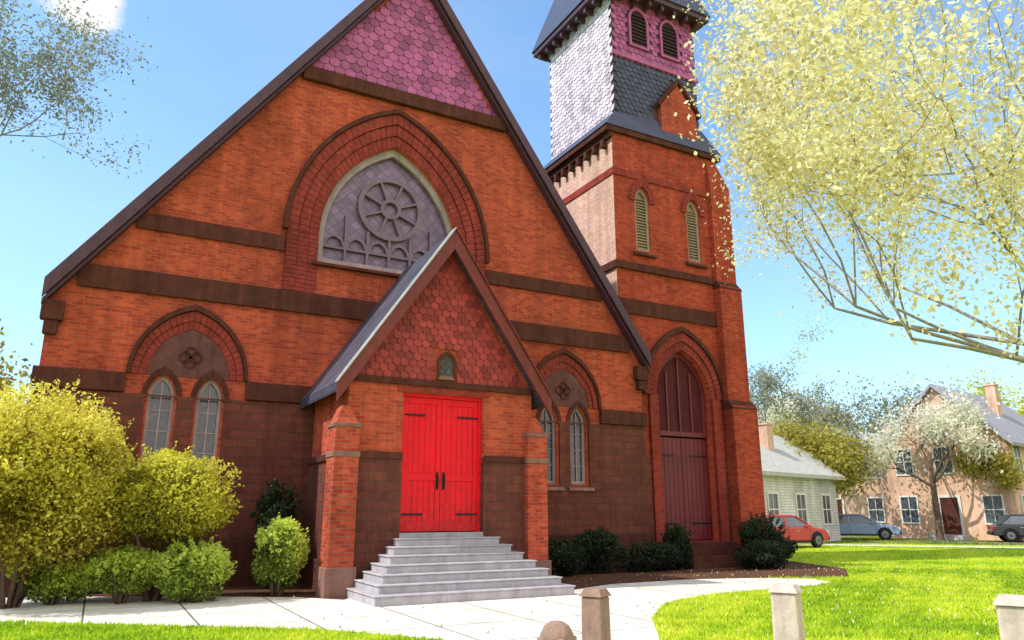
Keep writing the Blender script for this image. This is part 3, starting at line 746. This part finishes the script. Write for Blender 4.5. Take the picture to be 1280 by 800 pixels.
# grass blades on the nearer lawn: uncountable
def grass(name, polys, n, h, seed):
    r = np.random.default_rng(seed); P = []
    for (x0,x1,y0,y1,test,share) in polys:
        k = int(n*share); q = np.stack([r.uniform(x0,x1,k), r.uniform(y0,y1,k)], 1); q = q[test(q[:,0], q[:,1])]; P.append(q)
    p = np.vstack(P); m = len(p)
    a = r.uniform(0, 2*PI, m); hh = h*r.uniform(.5,1.3,m); w = .006*r.uniform(.7,1.6,m)*1.6
    lean = r.normal(0,.35,(m,2))*hh[:,None]
    b0 = np.c_[p[:,0]-np.cos(a)*w, p[:,1]-np.sin(a)*w, np.full(m,.0)]; b1 = np.c_[p[:,0]+np.cos(a)*w, p[:,1]+np.sin(a)*w, np.full(m,.0)]
    t = np.c_[p+lean, hh]
    v = np.stack([b0,b1,t],1).reshape(-1,3)
    me = bpy.data.meshes.new(name); me.vertices.add(3*m); me.vertices.foreach_set('co', v.ravel())
    me.loops.add(3*m); me.loops.foreach_set('vertex_index', np.arange(3*m,dtype=np.int32)); me.polygons.add(m)
    me.polygons.foreach_set('loop_start', np.arange(0,3*m,3,dtype=np.int32)); me.polygons.foreach_set('loop_total', np.full(m,3,dtype=np.int32)); me.update()
    at = me.attributes.new('tint','FLOAT','FACE'); at.data.foreach_set('value', np.clip(.5+.30*np.sin(p[:,0]*.9+np.cos(p[:,1]*.8)*2)+.22*np.sin(p[:,0]*4.1+3*np.cos(p[:,1]*3.3))+r.normal(0,.24,m),0,1).astype(np.float32))
    return tag(link(name, me, M['blade']), 'bright yellow green mown grass of the church lawn', 'grass', kind='stuff')
M['blade'] = leaf_mat('grass blade', [(0,(.20,.36,.014)),(.5,(.47,.65,.020)),(1,(.78,.80,.07))], .6, .45)
def in_poly(poly):
    P = np.array(poly)
    def f(x, y):
        c = np.zeros(x.shape, bool); n = len(P)
        for i in range(n):
            (x0,y0),(x1,y1) = P[i], P[(i+1)%n]
            if y0 == y1: continue
            c ^= ((y0 > y) != (y1 > y)) & (x < (x1-x0)*(y-y0)/(y1-y0)+x0)
        return c
    return f
paths = [in_poly([(v.co.x, v.co.y) for v in o.data.vertices]) for o in col.objects if o.name.split('.')[0] in ('path','flower_bed')]
def free(x, y):
    k = np.ones(x.shape, bool)
    for f in paths: k &= ~f(x, y)
    k &= ~((x > -1.6) & (x < 19) & (y > 17.7) & (y < 45))
    return k
grass('grass', [(-6,9,2,14,free,.42),(7,24,2,16,free,.40),(16,42,8,32,free,.18)], 300000, .055, 3)

# petals and leaf scraps blown over the path, bed and lawn
r_ = np.random.default_rng(77); q = np.c_[r_.uniform(-3,22,4200), r_.uniform(5,16.5,4200), r_.uniform(.012,.03,4200)]
q = q[(r_.random(len(q)) < .12+.8*np.clip((q[:,0]-2)/14,0,1)) & ~((q[:,0]>3.5)&(q[:,0]<9.4)&(q[:,1]>12.9))]
q[free(q[:,0],q[:,1]),2] += .03
M['litter'] = leaf_mat('leaf scraps', [(0,(.20,.12,.06)),(.4,(.42,.30,.14)),(.7,(.75,.68,.40)),(1,(.85,.80,.62))], trans=.1)
tag(leaf_mesh('leaf_litter', q, .024, M['litter'], up=6.), 'small cream petals and brown leaf scraps scattered on path and lawn', 'leaf litter', kind='stuff')

# ------------------------------------------------------------------ SHRUBS AND TREES
L_olive = leaf_mat('olive yellow leaf', [(0,(.20,.14,.02)),(.5,(.70,.62,.08)),(1,(.88,.82,.18))], trans=.5)
L_lime = leaf_mat('lime leaf', [(0,(.14,.13,.02)),(.5,(.60,.56,.05)),(1,(.80,.78,.12))], trans=.5)
L_green = leaf_mat('fresh green leaf', [(0,(.07,.12,.02)),(.5,(.52,.64,.09)),(1,(.74,.84,.18))], trans=.5)
L_dark = leaf_mat('dark evergreen leaf', [(0,(.006,.010,.004)),(.5,(.018,.030,.010)),(1,(.04,.065,.02))], trans=.15)
L_pale = leaf_mat('pale yellow spring leaf', [(0,(.46,.38,.15)),(.5,(.84,.76,.40)),(1,(.94,.90,.66))], trans=.55)
L_bud = leaf_mat('grey bud', [(0,(.16,.17,.14)),(.5,(.30,.32,.24)),(1,(.46,.46,.34))], trans=.4)
L_blossom = leaf_mat('cream blossom', [(0,(.55,.52,.38)),(.5,(.80,.78,.62)),(1,(.92,.9,.8))], trans=.5)
L_gold = leaf_mat('gold green leaf', [(0,(.14,.12,.02)),(.5,(.42,.37,.06)),(1,(.62,.56,.14))], trans=.5)

def shrub(name, loc, rad, cz, n, size, mat, seed, label, stem=True, group=None, lumps=26, bark=None):
    root = empty(name, loc, label=label, cat='shrub', group=group)
    rng = random.Random(seed)
    if stem:
        mb = MB(); 
        for k in range(9):
            a = rng.uniform(0, 2*PI); r0 = rng.uniform(.02,.12); e = rng.uniform(.3,.75)
            mb.tube([(math.cos(a)*r0, math.sin(a)*r0, -.05), (math.cos(a)*rad[0]*e*.45, math.sin(a)*rad[1]*e*.45, cz*.45), (math.cos(a)*rad[0]*e, math.sin(a)*rad[1]*e, cz+rad[2]*.1)], [.045,.03,.012], 6)
    p, t = bush_cloud((0,0,cz), rad, n, lumps, .35, seed)
    r = np.random.default_rng(seed+500); ns = 46; dr = r.normal(size=(ns,3)); dr[:,2] = np.abs(dr[:,2])*1.1+.1; dr /= np.linalg.norm(dr,axis=1)[:,None]
    sh, shm = [], MB()
    for q in dr:
        b0 = np.array((0,0,cz)) + q*np.array(rad)*.86; ln = r.uniform(.08,.30)*rad[2]; e = (q+np.array((0,0,.5))); e /= np.linalg.norm(e)
        tt = r.random(26); sh.append(b0 + e*tt[:,None]*ln + r.normal(0,.022,(26,3))); shm.tube([tuple(b0-e*.15),tuple(b0+e*ln)],[.006,.002],4)
    sh = np.vstack(sh); p = np.vstack([p, sh]); t = np.concatenate([t, r.uniform(.45,.95,len(sh))])
    mb.v, base = mb.v + shm.v, len(mb.v); mb.f += [tuple(i+base for i in f) for f in shm.f]
    mb.obj('stem', bark or M['bark'], root, smooth=True)
    hole = np.sin(p[:,0]*5.1+seed)+np.sin(p[:,1]*4.3+seed*2)+np.sin(p[:,2]*6.2+seed*3); k_keep = (hole > -1.5) | (r.random(len(p)) < .35)
    t = t + .10*np.sin(p[:,0]*3+seed)*np.cos(p[:,2]*3.7); p, t = p[k_keep], t[k_keep]
    k = p[:,2] > .02
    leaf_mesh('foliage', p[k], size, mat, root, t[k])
    return root
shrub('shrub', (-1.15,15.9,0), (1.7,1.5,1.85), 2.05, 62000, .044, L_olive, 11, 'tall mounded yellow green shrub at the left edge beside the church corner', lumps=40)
shrub('shrub', (1.08,15.85,0), (1.30,1.15,.96), 1.84, 34000, .040, L_lime, 12, 'rounded lime green shrub on bare brown stems under the paired left windows', lumps=46)
shrub('shrub', (-.55,16.15,0), (.85,.65,.50), .55, 15000, .040, L_green, 13, 'low bright green mound below the tall yellow green shrub', lumps=22)
shrub('shrub', (.55,15.75,0), (.72,.6,.46), .50, 12000, .040, L_green, 14, 'low green mound between two others in front of the rounded lime shrub', lumps=18)
shrub('shrub', (1.65,15.35,0), (.78,.62,.52), .55, 14000, .040, L_green, 15, 'low fresh green mound nearest the brown mulch by the porch', lumps=20)
shrub('shrub', (3.28,15.65,0), (.58,.55,.66), .78, 13000, .038, L_green, 16, 'small upright green ball shrub beside the lit left corner of the porch', lumps=18)
shrub('shrub', (3.45,17.15,0), (.5,.5,1.0), 1.2, 12000, .04, L_dark, 17, 'dark evergreen shrub in the shaded corner left of the porch', lumps=16)
for x,y,rx,ry,rz,sd_,lb in ((10.4,16.9,.9,.6,.50,18,'small dark green shrub below the lancets right of the porch'),
    (11.9,17.1,.8,.5,.62,28,'dark evergreen against the wall below the right hand lancet'),
    (13.6,17.0,1.1,.6,.42,19,'low dark evergreen between the nave windows and the tower door'),
    (14.75,17.2,.5,.5,.68,29,'narrow dark evergreen at the left jamb of the tower doorway'),
    (17.9,17.0,.9,.6,.85,20,'tallest dark evergreen, at the foot of the tower buttress'),
    (17.0,16.2,1.0,.6,.42,30,'low spreading dark evergreen in front of the tower buttress shrub')):
    shrub('shrub', (x,y,0), (rx,ry,rz), rz*.85, 12000, .036, L_dark, sd_, lb, lumps=17, group=None)
shrub('shrub', (19.6,18.2,0), (.9,.8,.5), .42, 9000, .036, L_dark, 21, 'low dark evergreen at the right hand foot of the tower', lumps=16)

def keep_right(q):
    x, y, z = q.x+17.2, q.y+7.2, q.z
    lat, fwd = x*.879-y*.477, x*.477+y*.879
    return fwd > 5 and lat/fwd > .325 + .035*math.sin(z*2.1+x) + max(0, 7.8-z)*.045 and z > 3.1
OK[0] = keep_right; LEAFY[0] = 3
# right hand big tree with pale young leaves, its trunk off to the right
tree('spring_tree', (17.2,7.2,0), 15.5, 4.6, .26, 4, 88000, .050, .20, L_pale, M['bark_pale'], 5,
     'large spring tree with pale yellow young leaves overhanging the lawn at right', spread=.80, upb=.02, kids=3, shrink=.73,
     limbr=.22, keep=.34, low=5,
     first=[(-1,.25,.75),(-.9,-.35,1.0),(-.55,.9,.8),(.3,.9,.9),(.8,-.2,.8),(-.2,-.8,.9),(-.35,.1,1.3),(-1,.5,.35),(-.7,.15,.1),(-.4,.5,.15),(-.8,-.1,.45),(-.5,-.35,.25)])
OK[0] = None; LEAFY[0] = 0
tree('budding_tree', (-10.0,25.6,0), 21, 8.5, .26, 4, 42000, .065, .30, L_bud, M['bark_pale'], 9,
     'sparse grey budding tree reaching in over the left side of the church', spread=.65, kids=3, first=[(1,-.2,1.0),(.8,-.6,1.3),(0,0,1),(.9,.2,.7),(-.6,.3,1),(.3,.8,1)])
tree('yellow_tree', (-5.2,24.0,0), 6.6, 1.4, .15, 3, 26000, .09, .42, L_gold, M['bark'], 21, 'yellow green tree behind the tall shrub at the left edge')
# trees far off across the street
tree('bare_tree', (42,38.5,0), 11.5, 4, .22, 4, 14000, .11, .35, L_bud, M['bark_pale'], 31, 'tall grey nearly bare tree rising beside the tower beyond the lawn', group=None)
tree('yellow_tree', (38.0,32.5,0), 7.2, 1.6, .18, 3, 22000, .13, .55, L_gold, M['bark'], 32, 'round golden green tree beyond the lawn, under the grey bare tree')
tree('blossom_tree', (52.5,46.0,0), 11.5, 4.2, .22, 3, 20000, .13, .55, L_blossom, M['bark'], 33, 'cream blossom tree rising behind the salmon brick house')
tree('blossom_tree', (42.8,27.2,0), 9.0, 3.6, .18, 3, 9000, .12, .42, L_blossom, M['bark'], 34, 'cream blossom tree on the verge between the two brick houses')
tree('gold_tree', (45.5,25.2,0), 5.6, 2.6, .12, 3, 5000, .11, .35, L_gold, M['bark'], 35, 'small gold green tree before the gabled brick house at right')
rng = random.Random(55)
for k,(x,y,h) in enumerate(((58,52,12),(64,44,13),(70,36,12),(74,28,13),(60,18,12),(50,60,12),(34,62,11),(66,56,13))):
    tree('distant_tree', (x,y,0), h, 3, .3, 3, 15000, .16, .8, [L_gold, L_bud, L_lime][k%3], M['bark'], 60+k,
         ['hazy gold green tree behind the houses across the street', 'grey budding tree behind the houses across the street', 'lime green tree behind the houses across the street'][k%3], group='trees behind the far houses')
for k,(x,y) in enumerate(((-14,36),(-20,30),(-9,40),(-26,40))):
    tree('distant_tree', (x,y,0), 7+k, 2, .3, 3, 13000, .14, .7, L_gold, M['bark'], 80+k, 'gold green tree in the distance left of the church', group='trees left of the church')

# ------------------------------------------------------------------ POSTS
def post(loc, w, h, mat, label, dome=False, rz=.5):
    root = empty('stone_post', loc, rz, label=label, cat='post', group=None)
    mb = MB(); mb.hexa([(-w/2,-w/2,-.05),(w/2,-w/2,-.05),(w/2,w/2,-.05),(-w/2,w/2,-.05),(-w*.46,-w*.46,h),(w*.46,-w*.46,h),(w*.46,w*.46,h),(-w*.46,w*.46,h)])
    s = mb.obj('shaft', mat, root, .018)
    if dome: MB().lathe([(0,h+.12),(w*.2,h+.11),(w*.38,h+.08),(w*.5,h+.02),(w*.52,h-.03),(w*.44,h-.05),(0,h-.05)], n=20).obj('rounded_top', mat, root, smooth=True)
    else: MB().hexa([(-w*.54,-w*.54,h+.002),(w*.54,-w*.54,h+.002),(w*.54,w*.54,h+.002),(-w*.54,w*.54,h+.002),(-w*.36,-w*.36,h+.07),(w*.36,-w*.36,h+.07),(w*.36,w*.36,h+.07),(-w*.36,w*.36,h+.07)]).obj('cap', mat, root, .008)
    return root
post((4.2,6.1,0), .22, .83, M['post_brown'], 'slim brown stone post standing on the pale path')
post((3.4,5.5,0), .27, .62, M['post_brown'], 'short brown stone post with a rounded top', dome=True)
post((5.5,5.0,0), .24, .90, M['post_pale'], 'pale stone post between the grass wedge and the open lawn')
post((6.5,3.6,0), .27, .88, M['post_pale'], 'pale stone post at the right edge of the lawn')

# ------------------------------------------------------------------ HOUSES
M['brick_far'] = brick_mat('salmon brick', (.88,.52,.36), (.82,.46,.31), (.80,.66,.55))
M['clap'] = brick_mat('white clapboard', (.74,.72,.69), (.72,.70,.67), (.40,.39,.37), bw=4., bh=.14, ms=.012)
M['trim'] = plain_mat('white trim', (.72,.70,.66), .6, .12, 4, stain=.2)
M['roof_far'] = plain_mat('grey green shingles', (.50,.50,.46), .8, .25, 6, stain=.3)
M['roof_dark'] = plain_mat('blue grey shingles', (.34,.33,.37), .7, .3, 6, stain=.3)
M['win_far'] = glass_mat('house window glass', (.10,.12,.15), .08)
M['rim'] = plain_mat('wheel rim', (.22,.22,.23), .4, .3, 9, metal=.7)
def house(name, loc, rz, w, d, h, rh, wall, roof_m, label, nwin, storeys=2, porch=None):
    root = empty(name, loc, rz, label=label, cat='house')
    mb = MB(); mb.box((-w/2,-d/2,0),(w/2,d/2,h))
    mb.prism([(-w/2,h),(w/2,h),(0,h+rh)], -d/2, d/2)
    wl = mb.obj('wall', wall, root)
    mb = MB(); s_ = rh/(w/2)
    for s in (-1,1): mb.prism([(s*(w/2+.4),h-.4*s_),(0,h),(0,h+.001)] and [(s*(w/2+.45),h-.45*s_+.05),(0,h+rh+.05),(0,h+rh+.25),(s*(w/2+.45),h-.45*s_+.25)], -d/2-.4, d/2+.4)
    rf = mb.obj('roof', roof_m, root)
    MB().box((w*.18,-.3,h+rh*.3),(w*.18+.55,.35,h+rh+.45)).box((w*.18-.06,-.36,h+rh+.45),(w*.18+.61,.41,h+rh+.55)).obj('chimney', M['brick_far'], rf)
    def win(face, u, z, ww=.95, hh=1.5):
        f = MB(); g = MB(); k = .09
        def bx(m, a, b, e0, e1):
            if face == 'f': m.box((a[0],-d/2-e1,a[1]),(b[0],-d/2-e0,b[1]))
            elif face == 'l': m.box((-w/2-e1,a[0],a[1]),(-w/2-e0,b[0],b[1]))
            else: m.box((w/2+e0,a[0],a[1]),(w/2+e1,b[0],b[1]))
        x0,x1 = u-ww/2,u+ww/2
        bx(f,(x0-k,z-k),(x0,z+hh+k),.003,.07); bx(f,(x1,z-k),(x1+k,z+hh+k),.003,.07); bx(f,(x0,z-k),(x1,z),.003,.07); bx(f,(x0,z+hh),(x1,z+hh+k),.003,.07); bx(f,(x0,z+hh/2-.03),(x1,z+hh/2+.03),.02,.06); bx(f,(u-.02,z),(u+.02,z+hh/2-.031),.02,.05); bx(f,(u-.02,z+hh/2+.031),(u+.02,z+hh),.02,.05)
        bx(g,(x0,z),(x1,z+hh),.003,.018)
        fo = f.obj('window', M['trim'], root); g.obj('pane', M['win_far'], fo)
    for st in range(storeys):
        z = .95+st*2.9
        for i in range(nwin):
            u = (-w/2+w*(i+.5)/nwin)
            if st == 0 and i == nwin//2: continue
            win('f', u, z)
        for i in range(nwin+1):
            u = (-d/2+d*(i+.5)/(nwin+1)); win('l', u, z); win('r', u, z)
    if rh > 2.2: win('f', 0, h+.25, .8, 1.1)
    u = (-w/2+w*(nwin//2+.5)/nwin)
    dr = MB().box((u-.5,-d/2-.06,.3),(u+.5,-d/2-.003,2.4)).obj('door', M['brownstone'], root)
    MB().box((u-.65,-d/2-.09,.28),(u-.502,-d/2-.003,2.55)).box((u+.502,-d/2-.09,.28),(u+.65,-d/2-.003,2.55)).box((u-.5,-d/2-.09,2.402),(u+.5,-d/2-.003,2.55)).obj('frame', M['trim'], dr)
    st_ = MB().box((u-1,-d/2-1.2,0),(u+1,-d/2-.1,.27)).obj('stoop', M['step'], root)
    if porch:
        mb = MB().box((-w/2+.2,-d/2-2.0,2.75),(w/2-.2,-d/2-.003,2.95)); 
        for i in range(4): x = -w/2+.4+i*(w-.95)/3; mb.box((x,-d/2-1.9,0),(x+.15,-d/2-1.75,2.75))
        mb.obj('porch', M['trim'], root)
    return root

house('brick_house', (51.0,37.2,0), R(-80), 8.5, 11, 5.2, 2.0, M['brick_far'], M['roof_far'], 'salmon brick house with a pale grey green roof, partly behind blossom', 3)
house('brick_house', (49.6,28.4,0), R(-80), 7.0, 10, 5.6, 3.4, M['brick_far'], M['roof_dark'], 'taller gabled salmon brick house with a dark roof at the right edge', 3)
house('clapboard_house', (31.8,31.0,0), R(-75), 6.0, 9, 3.6, 2.2, M['clap'], M['roof_far'], 'white clapboard house half hidden behind the tower', 2, storeys=1)

# ------------------------------------------------------------------ CARS
def car(loc, rz, paint, label):
    root = empty('parked_car', loc, rz, label=label, cat='car')
    pm = plain_mat('car paint '+label[:8], paint, .28, .05, 2, spec=.6)
    mb = MB()
    low = [(-2.15,.32),(-2.2,.62),(-2.05,.86),(-1.2,.92),(1.15,.92),(2.0,.80),(2.2,.60),(2.15,.30)]
    mb.prism(low, -.86, .86); body = mb.obj('body', pm, root, .06)
    top = [(-1.75,.90),(-1.25,1.38),(.35,1.42),(1.1,.90)]
    mb = MB(); n = len(top); vs = []
    for y, k in ((-.80,1),(-.66,1)): pass
    lo = [(-1.85,-.82,.90),(1.15,-.82,.90),(1.15,.82,.90),(-1.85,.82,.90)]; hi = [(-1.25,-.64,1.38),(.30,-.64,1.38),(.30,.64,1.38),(-1.25,.64,1.38)]
    mb.hexa(lo+hi); mb.obj('cabin_glass', M['win_far'], root, .04)
    MB().hexa([(-1.29,-.67,1.375),(.34,-.67,1.375),(.34,.67,1.375),(-1.29,.67,1.375),(-1.15,-.58,1.45),(.2,-.58,1.45),(.2,.58,1.45),(-1.15,.58,1.45)]).obj('roof_panel', pm, root, .03)
    pil = MB()
    for s in (-1,1):
        for a,b in (((1.15,.90),(.30,1.39)),((-.45,.90),(-.45,1.39)),((-1.85,.90),(-1.25,1.39))):
            pil.tube([(a[0],s*.825,a[1]),(b[0],s*.655,b[1])],[.04,.04],6)
    pil.obj('window_pillar', pm, root)
    for x in (-1.38,1.38):
        for s in (-1,1):
            w = MB().lathe([(0,-.1),(.30,-.1),(.33,-.06),(.33,.06),(.30,.1),(0,.1)], (x,s*.80,.33), 24, 'y').obj('wheel', M['iron'], root, smooth=False)
            MB().lathe([(.05,-.01),(.19,-.01),(.20,.0),(.05,.012),(.05,-.01)], (x,s*.912,.33), 16, 'y').obj('rim', M['rim'], w)
    for s in (-1,1):
        for x in (-1.0,-.42,.95):
            y0, y1 = sorted((s*.855, s*.864)); MB().box((x-.008,y0,.36),(x+.008,y1,.88)).obj('door_seam', M['iron'], body)
        y0, y1 = sorted((s*.84, s*.875)); MB().box((-1.0,y0,.24),(1.0,y1,.335)).obj('sill_trim', M['iron'], root, .01)
        y0, y1 = sorted((s*.84, s*.98)); MB().box((.72,y0,.90),(.86,y1,1.02)).obj('wing_mirror', pm, root, .03)
        for x in (-.9,.1): MB().box((x,min(s*.86,s*.885),.74),(x+.16,max(s*.86,s*.885),.77)).obj('door_handle', M['edging'], body, .005)
        for x in (-1.38,1.38):
            y0, y1 = sorted((s*.70, s*.868)); arc = [(x+.40*math.cos(a*PI/10), .33+.40*math.sin(a*PI/10)) for a in range(11)]
            MB().prism(arc, y0, y1).obj('wheel_arch', M['iron'], body)
        MB().box((2.1,s*.68-.14,.58),(2.205,s*.68+.14,.72)).obj('headlight', M['trim'], root, .02)
        MB().box((2.16,-.85,.34),(2.24,.85,.50)).obj('bumper', M['iron'], root, .03) if s < 0 else MB().box((-2.24,-.85,.34),(-2.15,.85,.52)).obj('bumper', M['iron'], root, .03)
        MB().box((-2.2,s*.68-.13,.62),(-2.10,s*.68+.13,.80)).obj('tail_light', M['door'], root, .02)
    return root
sa = math.atan2(-.79,.62)
car((27.5,25.0,0), sa+.9, (.50,.03,.03), 'red car parked beside the white house near the tower')
car((39.4,30.0,0), sa, (.20,.30,.46), 'blue grey car parked across the lawn before the brick houses')
car((44.8,23.0,0), sa, (.03,.03,.035), 'black car parked at the right before the gabled brick house')

# ------------------------------------------------------------------ LIGHT, SKY, CAMERA
SUN_EL, SUN_BEHIND = R(50), R(9)
sd = Vector((-math.cos(SUN_EL)*math.cos(SUN_BEHIND), math.cos(SUN_EL)*math.sin(SUN_BEHIND), math.sin(SUN_EL)))
sl_ = bpy.data.lights.new('sun', 'SUN'); sl_.energy = 5.0; sl_.angle = R(.5); sl_.color = (1, .955, .87)
so = bpy.data.objects.new('sun', sl_); col.objects.link(so); so.rotation_euler = sd.to_track_quat('Z', 'Y').to_euler(); so.location = sd*60
w = bpy.data.worlds.new('World'); sc.world = w; w.use_nodes = True
nt = w.node_tree; N, L = nt.nodes, nt.links
sky = N.new('ShaderNodeTexSky'); sky.sky_type = 'NISHITA'; sky.sun_disc = False
sky.sun_elevation = SUN_EL; sky.sun_rotation = -(PI/2 - SUN_BEHIND)
sky.air_density = 1.0; sky.dust_density = .6; sky.ozone_density = 1.2
bg = N['Background']; bg.inputs[1].default_value = .15
gn = N.new('ShaderNodeTexCoord')
tinted = mix(nt, 1., sky.outputs[0], (1.38, 1.88, 2.1), 'MULTIPLY')
# one soft white cloud and thin veils
sub = N.new('ShaderNodeVectorMath'); sub.operation = 'DISTANCE'; L.new(gn.outputs['Generated'], sub.inputs[0])
cd = Vector((-.078,.838,.545)).normalized(); sub.inputs[1].default_value = cd
mp = N.new('ShaderNodeMapping'); mp.inputs['Scale'].default_value = (1,1,2.0); L.new(gn.outputs['Generated'], mp.inputs[0])
nz = noise(nt, mp.outputs[0], 9, 7, .62)
mk = ramp(nt, sub.outputs['Value'], [(.0, .95), (.07, 0.)])
ad = N.new('ShaderNodeMath'); ad.operation = 'ADD'; L.new(nz, ad.inputs[0]); L.new(mk, ad.inputs[1])
cl = ramp(nt, ad.outputs[0], [(.80, 0.), (1.5, 1.)])
hz_ = N.new('ShaderNodeSeparateXYZ'); L.new(gn.outputs['Generated'], hz_.inputs[0])
veil = ramp(nt, noise(nt, mp.outputs[0], 2.2, 6, .55), [(.35, 0.), (.75, .22)])
hzf = ramp(nt, hz_.outputs[2], [(.0, .34), (.45, .06)])
tinted = mix(nt, hzf, tinted, (5.6, 6.5, 6.9)); tinted = mix(nt, veil, tinted, (5.6, 6.3, 6.9))
final = mix(nt, cl, tinted, (6.9, 6.9, 6.9))
# added bright cloud bank, unseen behind the camera, to brighten the shaded front
sp_ = N.new('ShaderNodeSeparateXYZ'); L.new(gn.outputs['Generated'], sp_.inputs[0])
side = ramp(nt, sp_.outputs[1], [(0, 0.), (1, 1.)])
mr = N.new('ShaderNodeMapRange'); L.new(sp_.outputs[1], mr.inputs[0]); mr.inputs[1].default_value = .0; mr.inputs[2].default_value = -.35; mr.inputs[3].default_value = 0; mr.inputs[4].default_value = .42
nb = noise(nt, mp.outputs[0], 3.2, 8, .58)
a2 = N.new('ShaderNodeMath'); a2.operation = 'ADD'; L.new(nb, a2.inputs[0]); L.new(mr.outputs[0], a2.inputs[1])
c2 = ramp(nt, a2.outputs[0], [(.70, 0.), (.92, 1.)])
final = mix(nt, c2, final, (11.2, 10.4, 9.9))
L.new(final, bg.inputs[0])

cam = bpy.data.cameras.new('camera'); co = bpy.data.objects.new('camera', cam); col.objects.link(co); sc.camera = co
cam.sensor_width = 36; cam.lens = 36*925/1280; cam.clip_end = 3000; cam.clip_start = .05
co.location = (0, 0, 1.6)
A_, P_ = R(61.5), R(14.5)
co.rotation_euler = (R(90)+P_, 0, A_-R(90))
sc.view_settings.view_transform = 'Standard'; sc.view_settings.look = 'None'; sc.view_settings.exposure = 0
sc.cycles.max_bounces = 8
